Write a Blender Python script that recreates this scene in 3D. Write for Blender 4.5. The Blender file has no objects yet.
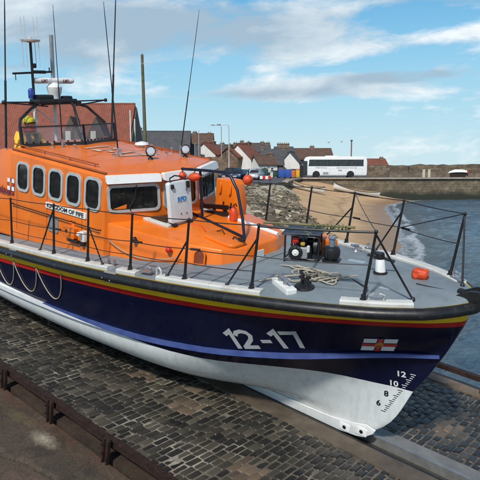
import bpy, bmesh, math, random
from mathutils import Matrix, Vector, noise as mnoise
rnd = random.Random(7)
scene = bpy.context.scene
COL = scene.collection
CAMZ = 5.6
R = math.radians

# ------------------------------------------------------------------ materials
MATS = {}
def nodes_of(name):
    m = bpy.data.materials.new(name); m.use_nodes = True
    nt = m.node_tree; b = nt.nodes['Principled BSDF']
    return m, nt, b
def N(nt, kind, **kw):
    n = nt.nodes.new(kind)
    for k, v in kw.items():
        if k in n.inputs: n.inputs[k].default_value = v
        else: setattr(n, k, v)
    return n
def rgba(c): return (c[0], c[1], c[2], 1.0)
def noise_fac(nt, scale, detail=4.0, rough=0.55, coord='Object', stretch=None):
    tc = N(nt, 'ShaderNodeTexCoord')
    src = tc.outputs[coord]
    if stretch:
        mp = N(nt, 'ShaderNodeMapping'); mp.inputs['Scale'].default_value = stretch
        nt.links.new(src, mp.inputs['Vector']); src = mp.outputs['Vector']
    n = N(nt, 'ShaderNodeTexNoise'); n.inputs['Scale'].default_value = scale
    n.inputs['Detail'].default_value = detail; n.inputs['Roughness'].default_value = rough
    nt.links.new(src, n.inputs['Vector'])
    return n.outputs['Fac']
def ramp(nt, fac, stops, interp='LINEAR'):
    r = N(nt, 'ShaderNodeValToRGB'); cr = r.color_ramp; cr.interpolation = interp
    while len(cr.elements) < len(stops): cr.elements.new(0.5)
    for e, (p, c) in zip(cr.elements, stops):
        e.position = p; e.color = rgba(c) if len(c) == 3 else c
    nt.links.new(fac, r.inputs['Fac']); return r.outputs['Color']
def mixc(nt, fac, a, b, mode='MIX'):
    m = N(nt, 'ShaderNodeMix', data_type='RGBA', blend_type=mode)
    for sock, v in ((m.inputs['Factor'], fac), (m.inputs[6], a), (m.inputs[7], b)):
        if hasattr(v, 'is_output'): nt.links.new(v, sock)
        elif isinstance(v, (int, float)): sock.default_value = v
        else: sock.default_value = rgba(v)
    return m.outputs[2]
def mth(nt, op, a, b=0.0, c=None, clamp=False):
    m = N(nt, 'ShaderNodeMath', operation=op, use_clamp=clamp)
    for i, v in enumerate((a, b) if c is None else (a, b, c)):
        if hasattr(v, 'is_output'): nt.links.new(v, m.inputs[i])
        else: m.inputs[i].default_value = v
    return m.outputs[0]
def bump(nt, b, height, strength=0.2, dist=0.02):
    n = N(nt, 'ShaderNodeBump'); n.inputs['Strength'].default_value = strength
    n.inputs['Distance'].default_value = dist
    nt.links.new(height, n.inputs['Height']); nt.links.new(n.outputs['Normal'], b.inputs['Normal'])
def mat(name, col, rough=0.5, metal=0.0, var=0.12, scale=3.0, bmp=0.0, coat=0.0, dirt=None, dirt_amt=0.35, bscale=None):
    if name in MATS: return MATS[name]
    m, nt, b = nodes_of(name)
    f = noise_fac(nt, scale, 6.0, 0.6)
    lo = tuple(c*(1-var) for c in col); hi = tuple(min(1, c*(1+var)) for c in col)
    c = ramp(nt, f, [(0.3, lo), (0.7, hi)])
    if dirt:
        f2 = noise_fac(nt, scale*2.3, 8.0, 0.7, stretch=(1, 1, 0.35))
        msk = ramp(nt, f2, [(0.52, (0, 0, 0)), (0.75, (dirt_amt,)*3)])
        c = mixc(nt, msk, c, dirt)
    nt.links.new(c, b.inputs['Base Color'])
    f3 = noise_fac(nt, scale*1.7, 4.0)
    rr = mth(nt, 'MULTIPLY_ADD', f3, 0.25, rough-0.12, clamp=True)
    nt.links.new(rr, b.inputs['Roughness'])
    b.inputs['Metallic'].default_value = metal
    b.inputs['Coat Weight'].default_value = coat
    b.inputs['Coat Roughness'].default_value = 0.12
    if bmp: bump(nt, b, noise_fac(nt, bscale or scale*8, 5.0), bmp)
    MATS[name] = m; return m
def glassy(name, col=(0.012, 0.015, 0.017), rough=0.06):
    if name in MATS: return MATS[name]
    m, nt, b = nodes_of(name)
    f = noise_fac(nt, 2.3, 3.0)
    nt.links.new(ramp(nt, f, [(0.35, col), (0.7, tuple(min(1, c*2.6) for c in col))]), b.inputs['Base Color'])
    b.inputs['Roughness'].default_value = rough; b.inputs['Specular IOR Level'].default_value = 0.6
    MATS[name] = m; return m

M_ORANGE, nt, b = nodes_of('orange_paint')
f = noise_fac(nt, 1.1, 6, .6); c = ramp(nt, f, [(.3, (.66, .135, .007)), (.7, (.80, .185, .010))])
f2 = noise_fac(nt, 5.5, 8, .7, stretch=(1, 1, .14)); c = mixc(nt, ramp(nt, f2, [(.52, (0, 0, 0)), (.74, (.55, .55, .55))]), c, (.45, .115, .022))
f4 = noise_fac(nt, 8, 8, .7, stretch=(1, 1, .10)); c = mixc(nt, ramp(nt, f4, [(.60, (0, 0, 0)), (.80, (.40, .40, .40))]), c, (.78, .36, .16))
f5 = noise_fac(nt, 22, 8, .75); c = mixc(nt, ramp(nt, f5, [(.62, (0, 0, 0)), (.74, (.5, .5, .5))]), c, (.36, .085, .02))
nt.links.new(c, b.inputs['Base Color']); nt.links.new(mth(nt, 'MULTIPLY_ADD', noise_fac(nt, 3, 6), .34, .16, clamp=True), b.inputs['Roughness'])
b.inputs['Coat Weight'].default_value = .15; b.inputs['Coat Roughness'].default_value = .12; bump(nt, b, mth(nt, 'ADD', noise_fac(nt, 2.2, 3), mth(nt, 'MULTIPLY', noise_fac(nt, 40, 4), .12)), .10, .03)
M_WHITE = mat('white_paint', (0.72, 0.73, 0.72), 0.42, var=0.05, scale=2.0, dirt=(0.40, 0.36, 0.29), dirt_amt=0.4)
M_GREYW = mat('pale_grey_paint', (0.52, 0.53, 0.50), 0.5, var=0.10, scale=3.0, dirt=(0.25, 0.21, 0.15), dirt_amt=0.5)
M_BLACK = mat('black_paint', (0.012, 0.012, 0.013), 0.42, var=0.3, scale=5)
M_RUBBER = mat('black_rubber', (0.010, 0.011, 0.012), 0.40, var=0.35, scale=6, dirt=(0.075, 0.072, 0.066), dirt_amt=0.45, bmp=0.06)
M_STEEL = mat('brushed_steel', (0.50, 0.51, 0.52), 0.35, 0.85, var=0.12, scale=7)
M_GREYMETAL = mat('grey_aluminium', (0.36, 0.38, 0.39), 0.42, 0.5, var=0.12, scale=6)
M_NAVYPAINT = mat('navy_paint', (0.006, 0.008, 0.024), 0.35, var=0.25, scale=3)
M_GLASS = glassy('dark_window_glass')
M_RED = mat('red_paint', (0.55, 0.022, 0.012), 0.45, var=0.15, scale=6)
M_FLOAT = mat('orange_red_vinyl', (0.60, 0.062, 0.012), 0.45, var=0.18, scale=9, dirt=(0.25, 0.03, 0.01), dirt_amt=0.5, bmp=0.08)
M_ROPE = mat('pale_rope', (0.40, 0.36, 0.28), 0.85, var=0.25, scale=30, bmp=0.5, bscale=140)
M_OLIVE = mat('olive_rope', (0.10, 0.13, 0.055), 0.8, var=0.3, scale=30, bmp=0.4, bscale=120)
M_YELLOW = mat('yellow_waterproof', (0.78, 0.42, 0.015), 0.55, var=0.12, scale=7, bmp=0.12, bscale=20)
M_SKIN = mat('skin', (0.50, 0.26, 0.17), 0.55, var=0.10, scale=9)
M_LETTER_BLACK = mat('black_lettering', (0.012, 0.012, 0.014), 0.45, var=0.2)
M_LETTER_SILVER = mat('silver_lettering', (0.56, 0.58, 0.60), 0.35, 0.25, var=0.06)
M_LETTER_NAVY = mat('dark_blue_lettering', (0.025, 0.020, 0.06), 0.45, var=0.2)
M_CHROME_BLUE = mat('blue_lamp_glass', (0.03, 0.05, 0.28), 0.15, var=0.1)

# ------------------------------------------------------------------ mesh builder
class MB:
    def __init__(self): self.v = []; self.f = []; self.mi = []; self.sm = []
    def add(self, vs, fs, mi=0, smooth=False):
        o = len(self.v); self.v += [tuple(p) for p in vs]
        for f in fs:
            self.f.append([i+o for i in f]); self.mi.append(mi); self.sm.append(smooth)
        return self
    def box(self, c, s, rot=None, mi=0, taper=1.0):
        x, y, z = (k/2 for k in s); pts = []
        for sz in (-1, 1):
            k = 1.0 if sz < 0 else taper
            for sx, sy in ((-1, -1), (1, -1), (1, 1), (-1, 1)): pts.append(Vector((sx*x*k, sy*y*k, sz*z)))
        if rot is not None: pts = [rot @ p for p in pts]
        pts = [p+Vector(c) for p in pts]
        return self.add(pts, [(3, 2, 1, 0), (4, 5, 6, 7), (0, 1, 5, 4), (1, 2, 6, 5), (2, 3, 7, 6), (3, 0, 4, 7)], mi)
    def cbox(self, c, s, b=0.01, rot=None, mi=0):      # chamfered box
        bm = bmesh.new(); bmesh.ops.create_cube(bm, size=1.0)
        for v in bm.verts: v.co = Vector((v.co.x*s[0], v.co.y*s[1], v.co.z*s[2]))
        bmesh.ops.bevel(bm, geom=bm.edges[:], offset=b, segments=2, affect='EDGES', profile=0.6)
        bm.verts.index_update()
        vs = [v.co.copy() for v in bm.verts]
        if rot is not None: vs = [rot @ p for p in vs]
        vs = [p+Vector(c) for p in vs]
        fs = [[v.index for v in f.verts] for f in bm.faces]; bm.free()
        return self.add(vs, fs, mi)
    def sweep(self, pts, section, mi=0, closed=False, caps=True, up=None, smooth=True, radii=None):
        pts = [Vector(p) for p in pts]; n = len(pts); m = len(section); rings = []
        prev = None
        for i, p in enumerate(pts):
            a = pts[(i-1) % n] if (closed or i > 0) else p
            b = pts[(i+1) % n] if (closed or i < n-1) else p
            t = (b-a).normalized()
            if up is not None: ref = Vector(up)
            elif prev is None: ref = Vector((0, 0, 1)) if abs(t.z) < 0.9 else Vector((1, 0, 0))
            else: ref = prev
            side = t.cross(ref)
            if side.length < 1e-6: side = t.orthogonal()
            side.normalize(); u = side.cross(t).normalized(); prev = u
            k = radii[i] if radii else 1.0
            rings.append([p+side*(x*k)+u*(y*k) for x, y in section])
        vs = [q for r in rings for q in r]; fs = []
        for i in range(n if closed else n-1):
            j = (i+1) % n
            for k in range(m):
                l = (k+1) % m; fs.append((i*m+k, i*m+l, j*m+l, j*m+k))
        if caps and not closed:
            fs.append(tuple(range(m-1, -1, -1))); fs.append(tuple((n-1)*m+k for k in range(m)))
        return self.add(vs, fs, mi, smooth)
    def tube(self, pts, r, n=8, mi=0, closed=False, radii=None, up=None):
        sec = [(math.cos(2*math.pi*k/n)*r, math.sin(2*math.pi*k/n)*r) for k in range(n)]
        return self.sweep(pts, sec, mi, closed, radii=radii, up=up)
    def lathe(self, prof, c=(0, 0, 0), rot=None, n=20, mi=0, smooth=True):   # prof: (r, z)
        vs = []; fs = []
        for r, z in prof:
            for k in range(n):
                a = 2*math.pi*k/n; p = Vector((r*math.cos(a), r*math.sin(a), z))
                if rot is not None: p = rot @ p
                vs.append(p+Vector(c))
        for i in range(len(prof)-1):
            for k in range(n):
                l = (k+1) % n; fs.append((i*n+k, i*n+l, (i+1)*n+l, (i+1)*n+k))
        fs.append(tuple(range(n-1, -1, -1))); fs.append(tuple((len(prof)-1)*n+k for k in range(n)))
        return self.add(vs, fs, mi, smooth)
    def ball(self, c, r, n=16, mi=0, rot=None):
        if not hasattr(r, '__len__'): r = (r, r, r)
        m = n//2; prof = [(math.sin(math.pi*i/m), -math.cos(math.pi*i/m)) for i in range(m+1)]
        prof[0] = (0.02, -1); prof[-1] = (0.02, 1)
        vs = []; fs = []
        for a, z in prof:
            for k in range(n):
                t = 2*math.pi*k/n; p = Vector((a*math.cos(t)*r[0], a*math.sin(t)*r[1], z*r[2]))
                if rot is not None: p = rot @ p
                vs.append(p+Vector(c))
        for i in range(m):
            for k in range(n):
                l = (k+1) % n; fs.append((i*n+k, i*n+l, (i+1)*n+l, (i+1)*n+k))
        fs.append(tuple(range(n-1, -1, -1))); fs.append(tuple(m*n+k for k in range(n)))
        return self.add(vs, fs, mi, True)
    def prism(self, poly, fmap, depth, mi=0, smooth=False):   # poly 2-D, fmap(u, v, w) -> 3-D
        n = len(poly)
        vs = [fmap(u, v, 0.0) for u, v in poly]+[fmap(u, v, depth) for u, v in poly]
        fs = [tuple(range(n-1, -1, -1)), tuple(range(n, 2*n))]
        for k in range(n):
            l = (k+1) % n; fs.append((k, l, n+l, n+k))
        return self.add(vs, fs, mi, smooth)
    def ring(self, outer, inner, fmap, depth, mi=0):
        n = len(outer)
        vs = [fmap(u, v, 0) for u, v in outer]+[fmap(u, v, depth) for u, v in outer]+[fmap(u, v, depth) for u, v in inner]+[fmap(u, v, 0) for u, v in inner]
        fs = []
        for b in range(3):
            for k in range(n):
                l = (k+1) % n; fs.append((b*n+k, b*n+l, (b+1)*n+l, (b+1)*n+k))
        return self.add(vs, fs, mi)
    def grid(self, nu, nv, fn, mi=0, smooth=True, flip=False):
        vs = [fn(i/nu, j/nv) for j in range(nv+1) for i in range(nu+1)]; fs = []
        for j in range(nv):
            for i in range(nu):
                a = j*(nu+1)+i; q = (a, a+1, a+nu+2, a+nu+1)
                fs.append(q[::-1] if flip else q)
        return self.add(vs, fs, mi, smooth)
    def build(self, name, mats, parent=None, bevel=None, recalc=True, sharp=40):
        me = bpy.data.meshes.new(name); me.from_pydata(self.v, [], self.f)
        if not isinstance(mats, (list, tuple)): mats = [mats]
        for m in mats: me.materials.append(m)
        me.polygons.foreach_set('material_index', self.mi)
        me.polygons.foreach_set('use_smooth', self.sm); me.update()
        if recalc or bevel:
            bm = bmesh.new(); bm.from_mesh(me)
            if bevel:
                bmesh.ops.remove_doubles(bm, verts=bm.verts[:], dist=1e-4)
                es = [e for e in bm.edges if len(e.link_faces) == 2 and e.calc_face_angle(0) > R(22)]
                bmesh.ops.bevel(bm, geom=es, offset=bevel, segments=3, affect='EDGES', profile=0.5, clamp_overlap=True)
                for f in bm.faces: f.smooth = True
            bmesh.ops.recalc_face_normals(bm, faces=bm.faces[:])
            bm.to_mesh(me); bm.free()
        if any(p.use_smooth for p in me.polygons): me.set_sharp_from_angle(angle=R(sharp))
        o = bpy.data.objects.new(name, me); COL.objects.link(o)
        if parent is not None: o.parent = parent
        return o

def tag(o, label=None, cat=None, group=None, kind=None):
    if label: o['label'] = label
    if cat: o['category'] = cat
    if group: o['group'] = group
    if kind: o['kind'] = kind
    return o
def thing(name, label, cat, M=None, group=None):
    o = bpy.data.objects.new(name, None); COL.objects.link(o); o.empty_display_size = 0.2
    if M is not None: o.matrix_world = M if isinstance(M, Matrix) else Matrix.Translation(M)
    return tag(o, label, cat, group)
def copy_tree(o, parent=None):
    c = o.copy(); COL.objects.link(c)
    if parent is not None: c.parent = parent; c.matrix_parent_inverse = o.matrix_parent_inverse.copy()
    for ch in o.children: copy_tree(ch, c)
    return c
def lerp(a, b, t): return a+(b-a)*t
def tab(pts):                       # monotone cubic table
    xs = [p[0] for p in pts]; ys = [p[1] for p in pts]; n = len(xs)
    h = [xs[i+1]-xs[i] for i in range(n-1)]; d = [(ys[i+1]-ys[i])/h[i] for i in range(n-1)]
    m = [d[0]*1.3]+[0 if d[i-1]*d[i] <= 0 else (h[i-1]+h[i])/(h[i]/d[i]+h[i-1]/d[i-1]) for i in range(1, n-1)]+[d[-1]]
    def f(x):
        if x <= xs[0]: return ys[0]
        if x >= xs[-1]: return ys[-1]
        i = max(k for k in range(n-1) if xs[k] <= x); t = (x-xs[i])/h[i]
        return (2*t**3-3*t*t+1)*ys[i]+(t**3-2*t*t+t)*h[i]*m[i]+(-2*t**3+3*t*t)*ys[i+1]+(t**3-t*t)*h[i]*m[i+1]
    return f
def rrect(w, h, r, n=5, cx=0, cy=0, skew=0):
    pts = []
    for (sx, sy, a0) in ((1, 1, 0), (-1, 1, 90), (-1, -1, 180), (1, -1, 270)):
        for k in range(n+1):
            a = R(a0+90*k/n)
            x = sx*(w/2-r)+r*math.cos(a); y = sy*(h/2-r)+r*math.sin(a)
            pts.append((cx+x+skew*y, cy+y))
    return pts
def plane_map(o, u, v, n=None):
    o = Vector(o); u = Vector(u).normalized(); v = Vector(v); v = (v-u*v.dot(u)).normalized()
    w = u.cross(v) if n is None else Vector(n)
    return lambda a, b, c=0.0: o+u*a+v*b+w*c
def text_bm(s, size, cuts=0.05, bold=0.0, shear=0.0, align='LEFT', spacing=1.0):
    cu = bpy.data.curves.new('lettering', 'FONT'); cu.body = s; cu.size = size; cu.offset = bold; cu.shear = shear
    cu.space_character = spacing; cu.align_x = align; cu.resolution_u = 3
    o = bpy.data.objects.new('lettering', cu); COL.objects.link(o)
    dg = bpy.context.evaluated_depsgraph_get(); me = bpy.data.meshes.new_from_object(o.evaluated_get(dg))
    bpy.data.objects.remove(o); bpy.data.curves.remove(cu)
    bm = bmesh.new(); bm.from_mesh(me); bpy.data.meshes.remove(me)
    if cuts and bm.verts:
        for ax in (0, 1):
            lo = min(v.co[ax] for v in bm.verts); hi = max(v.co[ax] for v in bm.verts); x = lo+cuts
            while x < hi:
                co = Vector((0, 0, 0)); co[ax] = x; nn = Vector((0, 0, 0)); nn[ax] = 1
                bmesh.ops.bisect_plane(bm, geom=bm.verts[:]+bm.edges[:]+bm.faces[:], plane_co=co, plane_no=nn); x += cuts
    return bm
def text_obj(name, s, size, fmap, material, parent=None, depth=0.003, width=None, **kw):
    """lettering laid on a surface: fmap(u, v, w) -> 3-D"""
    bm = text_bm(s, size, **kw)
    if width:
        lo = min(v.co.x for v in bm.verts); hi = max(v.co.x for v in bm.verts); k = width/(hi-lo)
        for v in bm.verts: v.co.x = (v.co.x-lo)*k
    for v in bm.verts: v.co = Vector(fmap(v.co.x, v.co.y, depth))
    me = bpy.data.meshes.new(name); bm.to_mesh(me); bm.free(); me.materials.append(material)
    o = bpy.data.objects.new(name, me); COL.objects.link(o)
    if parent is not None: o.parent = parent
    return o
def skin_obj(name, chains, material, parent=None, sub=2, root=None):
    """one continuous surface grown round a branching skeleton; chains: list of [(co, r) ...] sharing equal points"""
    vs = []; rs = []; es = []; idx = {}
    for ch in chains:
        last = None
        for co, r in ch:
            k = tuple(round(c, 4) for c in co)
            if k not in idx: idx[k] = len(vs); vs.append(co); rs.append(r if hasattr(r, '__len__') else (r, r))
            i = idx[k]
            if last is not None and last != i: es.append((last, i))
            last = i
    me = bpy.data.meshes.new(name); me.from_pydata(vs, es, []); me.update()
    o = bpy.data.objects.new(name, me); COL.objects.link(o)
    o.modifiers.new('Skin', 'SKIN')
    sv = me.skin_vertices[0].data
    for i, r in enumerate(rs): sv[i].radius = r
    # one root per connected piece
    par = list(range(len(vs)))
    def fnd(a):
        while par[a] != a: a = par[a]
        return a
    for a, b in es: par[fnd(a)] = fnd(b)
    seen = set()
    for i in range(len(vs)):
        sv[i].use_root = fnd(i) not in seen; seen.add(fnd(i))
    sm = o.modifiers.new('Sub', 'SUBSURF'); sm.levels = sub; sm.render_levels = sub
    dg = bpy.context.evaluated_depsgraph_get(); m2 = bpy.data.meshes.new_from_object(o.evaluated_get(dg))
    bpy.data.objects.remove(o); bpy.data.meshes.remove(me)
    for p in m2.polygons: p.use_smooth = True
    m2.materials.clear(); m2.materials.append(material); m2.name = name
    o = bpy.data.objects.new(name, m2); COL.objects.link(o)
    if parent is not None: o.parent = parent
    return o
# =================================================================== the lifeboat (own frame: x forward, y to port, z up; keel on z = 0)
BF = Vector((0.749796, -0.651752, -0.114127)); BP = Vector((0.661360, 0.743482, 0.099182)); BN = Vector((0.020209, -0.149845, 0.988503))
BO = Vector((2.984717, 7.801194, CAMZ-4.419381))
def frame(X, Y, Z, O):
    return Matrix(((X.x, Y.x, Z.x, O.x), (X.y, Y.y, Z.y, O.y), (X.z, Y.z, Z.z, O.z), (0, 0, 0, 1)))
MBOAT = frame(BF, BP, BN, BO)
boat = thing('lifeboat', 'orange and navy lifeboat with white bottom, hauled out bow first on the cobbled slip', 'lifeboat', MBOAT)
LB = 11.6
W_T = tab([(0, .13), (.15, .40), (.4, .70), (1, 1.08), (2, 1.46), (3, 1.72), (4, 1.90), (5, 2.01), (6.5, 2.08), (8, 2.05), (10, 1.95), (11.6, 1.82)])
ZC_T = tab([(.28, 1.80), (1, 1.69), (2, 1.52), (3, 1.395), (5, 1.195), (7, 1.10), (9, 1.04), (11.6, 1.0)])
YC_T = tab([(.28, .02), (.6, .13), (1, .32), (1.6, .62), (2.4, 1.05), (3.5, 1.48), (5, 1.73), (7, 1.88), (9, 1.92), (11.6, 1.75)])
E_T = tab([(0, 1.35), (2, 1.25), (3, 1.05), (4, .8), (5, .6), (11.6, .5)])
STEM = tab([(0, 1.75), (.05, 1.50), (.11, 1.34), (.27, 1.11), (.55, .89), (.93, .72), (1.11, .65), (1.34, .51), (1.69, .33), (2.08, .16), (2.45, .03), (2.70, .0)])
def zs(s): return 2.7077-.05923*s-.0023*s*s
def top_pt(u, t):                      # t 0 chine .. 1 sheer
    z0 = lerp(1.80, zs(0), t); s0 = STEM(z0); s = s0+u*(LB-s0)
    sc = .28+u*(LB-.28); sw = u*LB
    yc = YC_T(sc); w = W_T(sw); p = lerp(1.35, 1.0, min(1, s/5))
    y = lerp(yc, w, t**p)+.0
    if u < 1e-6: y = lerp(.02, .13, t**4)
    return Vector((-s, y, lerp(ZC_T(sc), zs(sw), t)))
KR = .20
def bot_pt(u, t):                      # t 0 rabbet .. 1 chine
    z0 = lerp(KR, 1.80, t); s0 = STEM(z0); s = s0+u*(LB-s0); sc = .28+u*(LB-.28)
    yc = YC_T(sc); k_ = max(0, min(1, (s-1.6)/2.9)); k_ = k_*k_*(3-2*k_); y = .085+(max(yc, .02)-.085)*lerp(t**E_T(s), (1-(1-t)**2.7)**.52, k_)
    if u < 1e-6: y = .02
    elif s-s0 < .5: y = lerp(.02, y, ((s-s0)/.5)**.6)
    return Vector((-s, max(y, .015), lerp(KR, ZC_T(sc), t)))
US = [0]+[ (k/40)**1.7 for k in range(1, 41)]
def hull_rows():
    rows = []                          # (points, depth under sheer)
    for j in range(13):
        t = 1-j/12; rows.append(([top_pt(u, t) for u in US], [(1-t)*(zs(u*LB)-ZC_T(.28+u*(LB-.28))) for u in US]))
    for j in range(1, 13):
        t = 1-j/12; rows.append(([bot_pt(u, t) for u in US], [2.0]*len(US)))
    rows.append(([Vector((-(STEM(.0)+u*(LB-STEM(0))), .075 if u > 0 else .03, .0)) for u in US], [2.0]*len(US)))
    return rows
def build_hull():
    me = bpy.data.meshes.new('hull'); rows = hull_rows(); V = []; D = []; F = []
    n = len(US); nr = len(rows)
    for side in (-1, 1):
        for pts, ds in rows:
            V += [(p.x, p.y*side, p.z) for p in pts]; D += ds
    for side in range(2):
        o = side*n*nr
        for j in range(nr-1):
            for i in range(n-1):
                a = o+j*n+i; q = [a, a+1, a+n+1, a+n]; F.append(q if side else q[::-1])
    for j in range(nr-1):              # stem and transom
        a = j*n; b = n*nr+j*n; F.append([a, b, b+n, a+n])
        a += n-1; b += n-1; F.append([a, a+n, b+n, b])
    for i in range(n-1):               # keel sole
        a = (nr-1)*n+i; b = a+n*nr; F.append([a, a+1, b+1, b])
    me.from_pydata(V, [], F)
    at = me.attributes.new('sheer_depth', 'FLOAT', 'POINT'); at.data.foreach_set('value', D)
    bm = bmesh.new(); bm.from_mesh(me); bmesh.ops.recalc_face_normals(bm, faces=bm.faces[:]); bm.to_mesh(me); bm.free()
    for p in me.polygons: p.use_smooth = True
    me.set_sharp_from_angle(angle=R(38))
    m, nt, b = nodes_of('hull_paint')
    att = N(nt, 'ShaderNodeAttribute'); att.attribute_name = 'sheer_depth'
    tc = N(nt, 'ShaderNodeTexCoord'); sx = N(nt, 'ShaderNodeSeparateXYZ'); nt.links.new(tc.outputs['Object'], sx.inputs[0])
    f = noise_fac(nt, 2.2, 6, .6); f2 = noise_fac(nt, 9, 6, .7, stretch=(1, 1, .12))
    navy = ramp(nt, f2, [(.3, (.0030, .0046, .022)), (.75, (.0045, .007, .030))])
    white = ramp(nt, f, [(.3, (.64, .67, .67)), (.7, (.76, .79, .79))])
    scr = ramp(nt, f2, [(.50, (0, 0, 0)), (.78, (.5, .5, .5))])
    white = mixc(nt, scr, white, (.42, .41, .37))
    yel = ramp(nt, f, [(.3, (.74, .46, .014)), (.7, (.84, .56, .025))])
    red = ramp(nt, f, [(.3, (.40, .012, .012)), (.7, (.52, .02, .016))])
    wob = mth(nt, 'MULTIPLY_ADD', f, .012, -.006)
    dd = att.outputs['Fac']
    f6 = noise_fac(nt, 13, 8, .7, stretch=(1, 1, .09)); navy = mixc(nt, ramp(nt, f6, [(.58, (0, 0, 0)), (.78, (.4, .4, .4))]), navy, (.013, .017, .040))  # lighter vertical streaks: drips, and streaky reflections painted into the navy
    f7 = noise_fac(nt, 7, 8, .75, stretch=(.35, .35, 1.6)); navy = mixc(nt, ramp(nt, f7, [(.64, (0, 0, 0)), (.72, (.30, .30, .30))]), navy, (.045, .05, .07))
    f8 = noise_fac(nt, 6, 8, .7, stretch=(1, 1, .12)); white = mixc(nt, ramp(nt, f8, [(.56, (0, 0, 0)), (.74, (.45, .45, .45))]), white, (.40, .34, .24))
    lowz = mth(nt, 'MULTIPLY_ADD', sx.outputs['Z'], -2.2, 1.0, clamp=True); white = mixc(nt, mth(nt, 'MULTIPLY', mth(nt, 'MULTIPLY', lowz, f7), .9, clamp=True), white, (.30, .28, .22))
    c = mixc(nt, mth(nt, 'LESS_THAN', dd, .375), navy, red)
    c = mixc(nt, mth(nt, 'LESS_THAN', dd, .290), c, yel)
    c = mixc(nt, mth(nt, 'LESS_THAN', mth(nt, 'ADD', sx.outputs['Z'], wob), 1.10), c, white)
    # keel shoe and rust runs under the waterline
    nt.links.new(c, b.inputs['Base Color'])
    nt.links.new(mth(nt, 'MULTIPLY_ADD', f2, .16, .07), b.inputs['Roughness'])
    b.inputs['Specular IOR Level'].default_value = .22
    bump(nt, b, noise_fac(nt, 1.6, 2.0), .05, .05)
    me.materials.append(m)
    o = bpy.data.objects.new('hull', me); COL.objects.link(o); o.parent = boat
    return o
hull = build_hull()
def hull_map(s, d, off=.004):          # point on starboard topsides at station s, depth d under the sheer, with outward offset
    u = s/LB
    for _ in range(6):
        sc = .28+u*(LB-.28); h = zs(u*LB)-ZC_T(sc); t = max(0.0, min(1.0, 1-d/h))
        p = top_pt(u, t); u = max(0, u+((-s)-p.x)*-1/LB)
    e = .01
    a = top_pt(min(1, u+e), t)-p; c = top_pt(u, min(1, t+e))-top_pt(u, max(0, t-e)); n = a.cross(c).normalized()
    if n.y < 0: n = -n
    q = p+n*off; return Vector((q.x, -q.y, q.z))
def hull_xz(x, z, off=.004):           # by x and height instead
    s = -x; u = max(0, s/LB); t = .5
    for _ in range(25):
        p = top_pt(u, t); u = max(0.0005, min(1, u-((-s)-p.x)/LB))
        sc = .28+u*(LB-.28); h = zs(u*LB)-ZC_T(sc); t = max(0, min(1, t+(z-p.z)/h*.8))
    return hull_map(s, (1-t)*(zs(u*LB)-ZC_T(.28+u*(LB-.28))), off)
def low_xz(x, z, off=.004):            # point on starboard bottom
    u = .05; t = .5
    for _ in range(40):
        p = bot_pt(u, t); u = max(0.0005, min(1, u-((x)-p.x)/LB)); t = max(0, min(1, t+(z-p.z)/1.3))
    p = bot_pt(u, t); return Vector((p.x, -p.y-off, p.z))
# spray rail along the chine (sky reflection painted in as lighter blue above, white where it runs below the paint line)
def spray():
    mb = MB()
    for side in (-1, 1):
        pts = []; rad = []
        for k in range(41):
            u = .004+.996*(k/40)**1.4; p = top_pt(u, 0.0); pts.append((p.x, (p.y+.012)*side, p.z)); rad.append(lerp(.55, 1.0, min(1, k/10)))
        mb.sweep(pts, [(-.055, -.015), (-.05, .015), (0, .03), (.05, .03), (.05, -.045), (-.02, -.035)] if side > 0 else
                      [(.055, -.015), (.05, .015), (0, .03), (-.05, .03), (-.05, -.045), (.02, -.035)], up=(0, 0, 1), smooth=False, radii=rad)
    m, nt, b = nodes_of('spray_rail_paint')
    tc = N(nt, 'ShaderNodeTexCoord'); sx = N(nt, 'ShaderNodeSeparateXYZ'); nt.links.new(tc.outputs['Object'], sx.inputs[0])
    f = noise_fac(nt, 5, 5); blue = ramp(nt, f, [(.3, (.045, .072, .23)), (.7, (.075, .115, .31))]); wh = ramp(nt, f, [(.3, (.62, .64, .65)), (.7, (.74, .75, .75))])
    nt.links.new(mixc(nt, mth(nt, 'LESS_THAN', sx.outputs['Z'], 1.115), blue, wh), b.inputs['Base Color']); b.inputs['Roughness'].default_value = .25
    return mb.build('spray_rail', m, hull, sharp=25)
spray()
# keel plank at the forefoot with its two holed plates
mk = MB()
for side in (-1, 1):
    ol = [(-1.13, .27), (-1.17, .19), (-1.32, .07), (-1.45, .035), (-1.75, .0), (-6.0, .0), (-6.0, .10), (-3.0, .14), (-1.95, .17), (-1.5, .245), (-1.3, .30)]
    mk.prism(ol, (lambda u, v, w, sd=side: Vector((u, sd*(.092+w), v))), .022)
    for hx, hz in ((-1.66, .10), (-1.36, .155)):
        mk.prism(rrect(.20, .13, .02, cx=hx, cy=hz, skew=.1), (lambda u, v, w, sd=side: Vector((u, sd*(.1142+w), v))), .012)
keel = mk.build('keel_plank', M_WHITE, hull, bevel=.004)
for side in (-1, 1):
    for hx, hz in ((-1.66, .10), (-1.36, .155)):
        mk = MB(); mk.prism([(hx+.032*math.cos(a*.524), hz+.032*math.sin(a*.524)) for a in range(12)], (lambda u, v, w, sd=side: Vector((u, sd*(.1265+w), v))), .004); mk.build('keel_hole', M_BLACK, hull)
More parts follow.
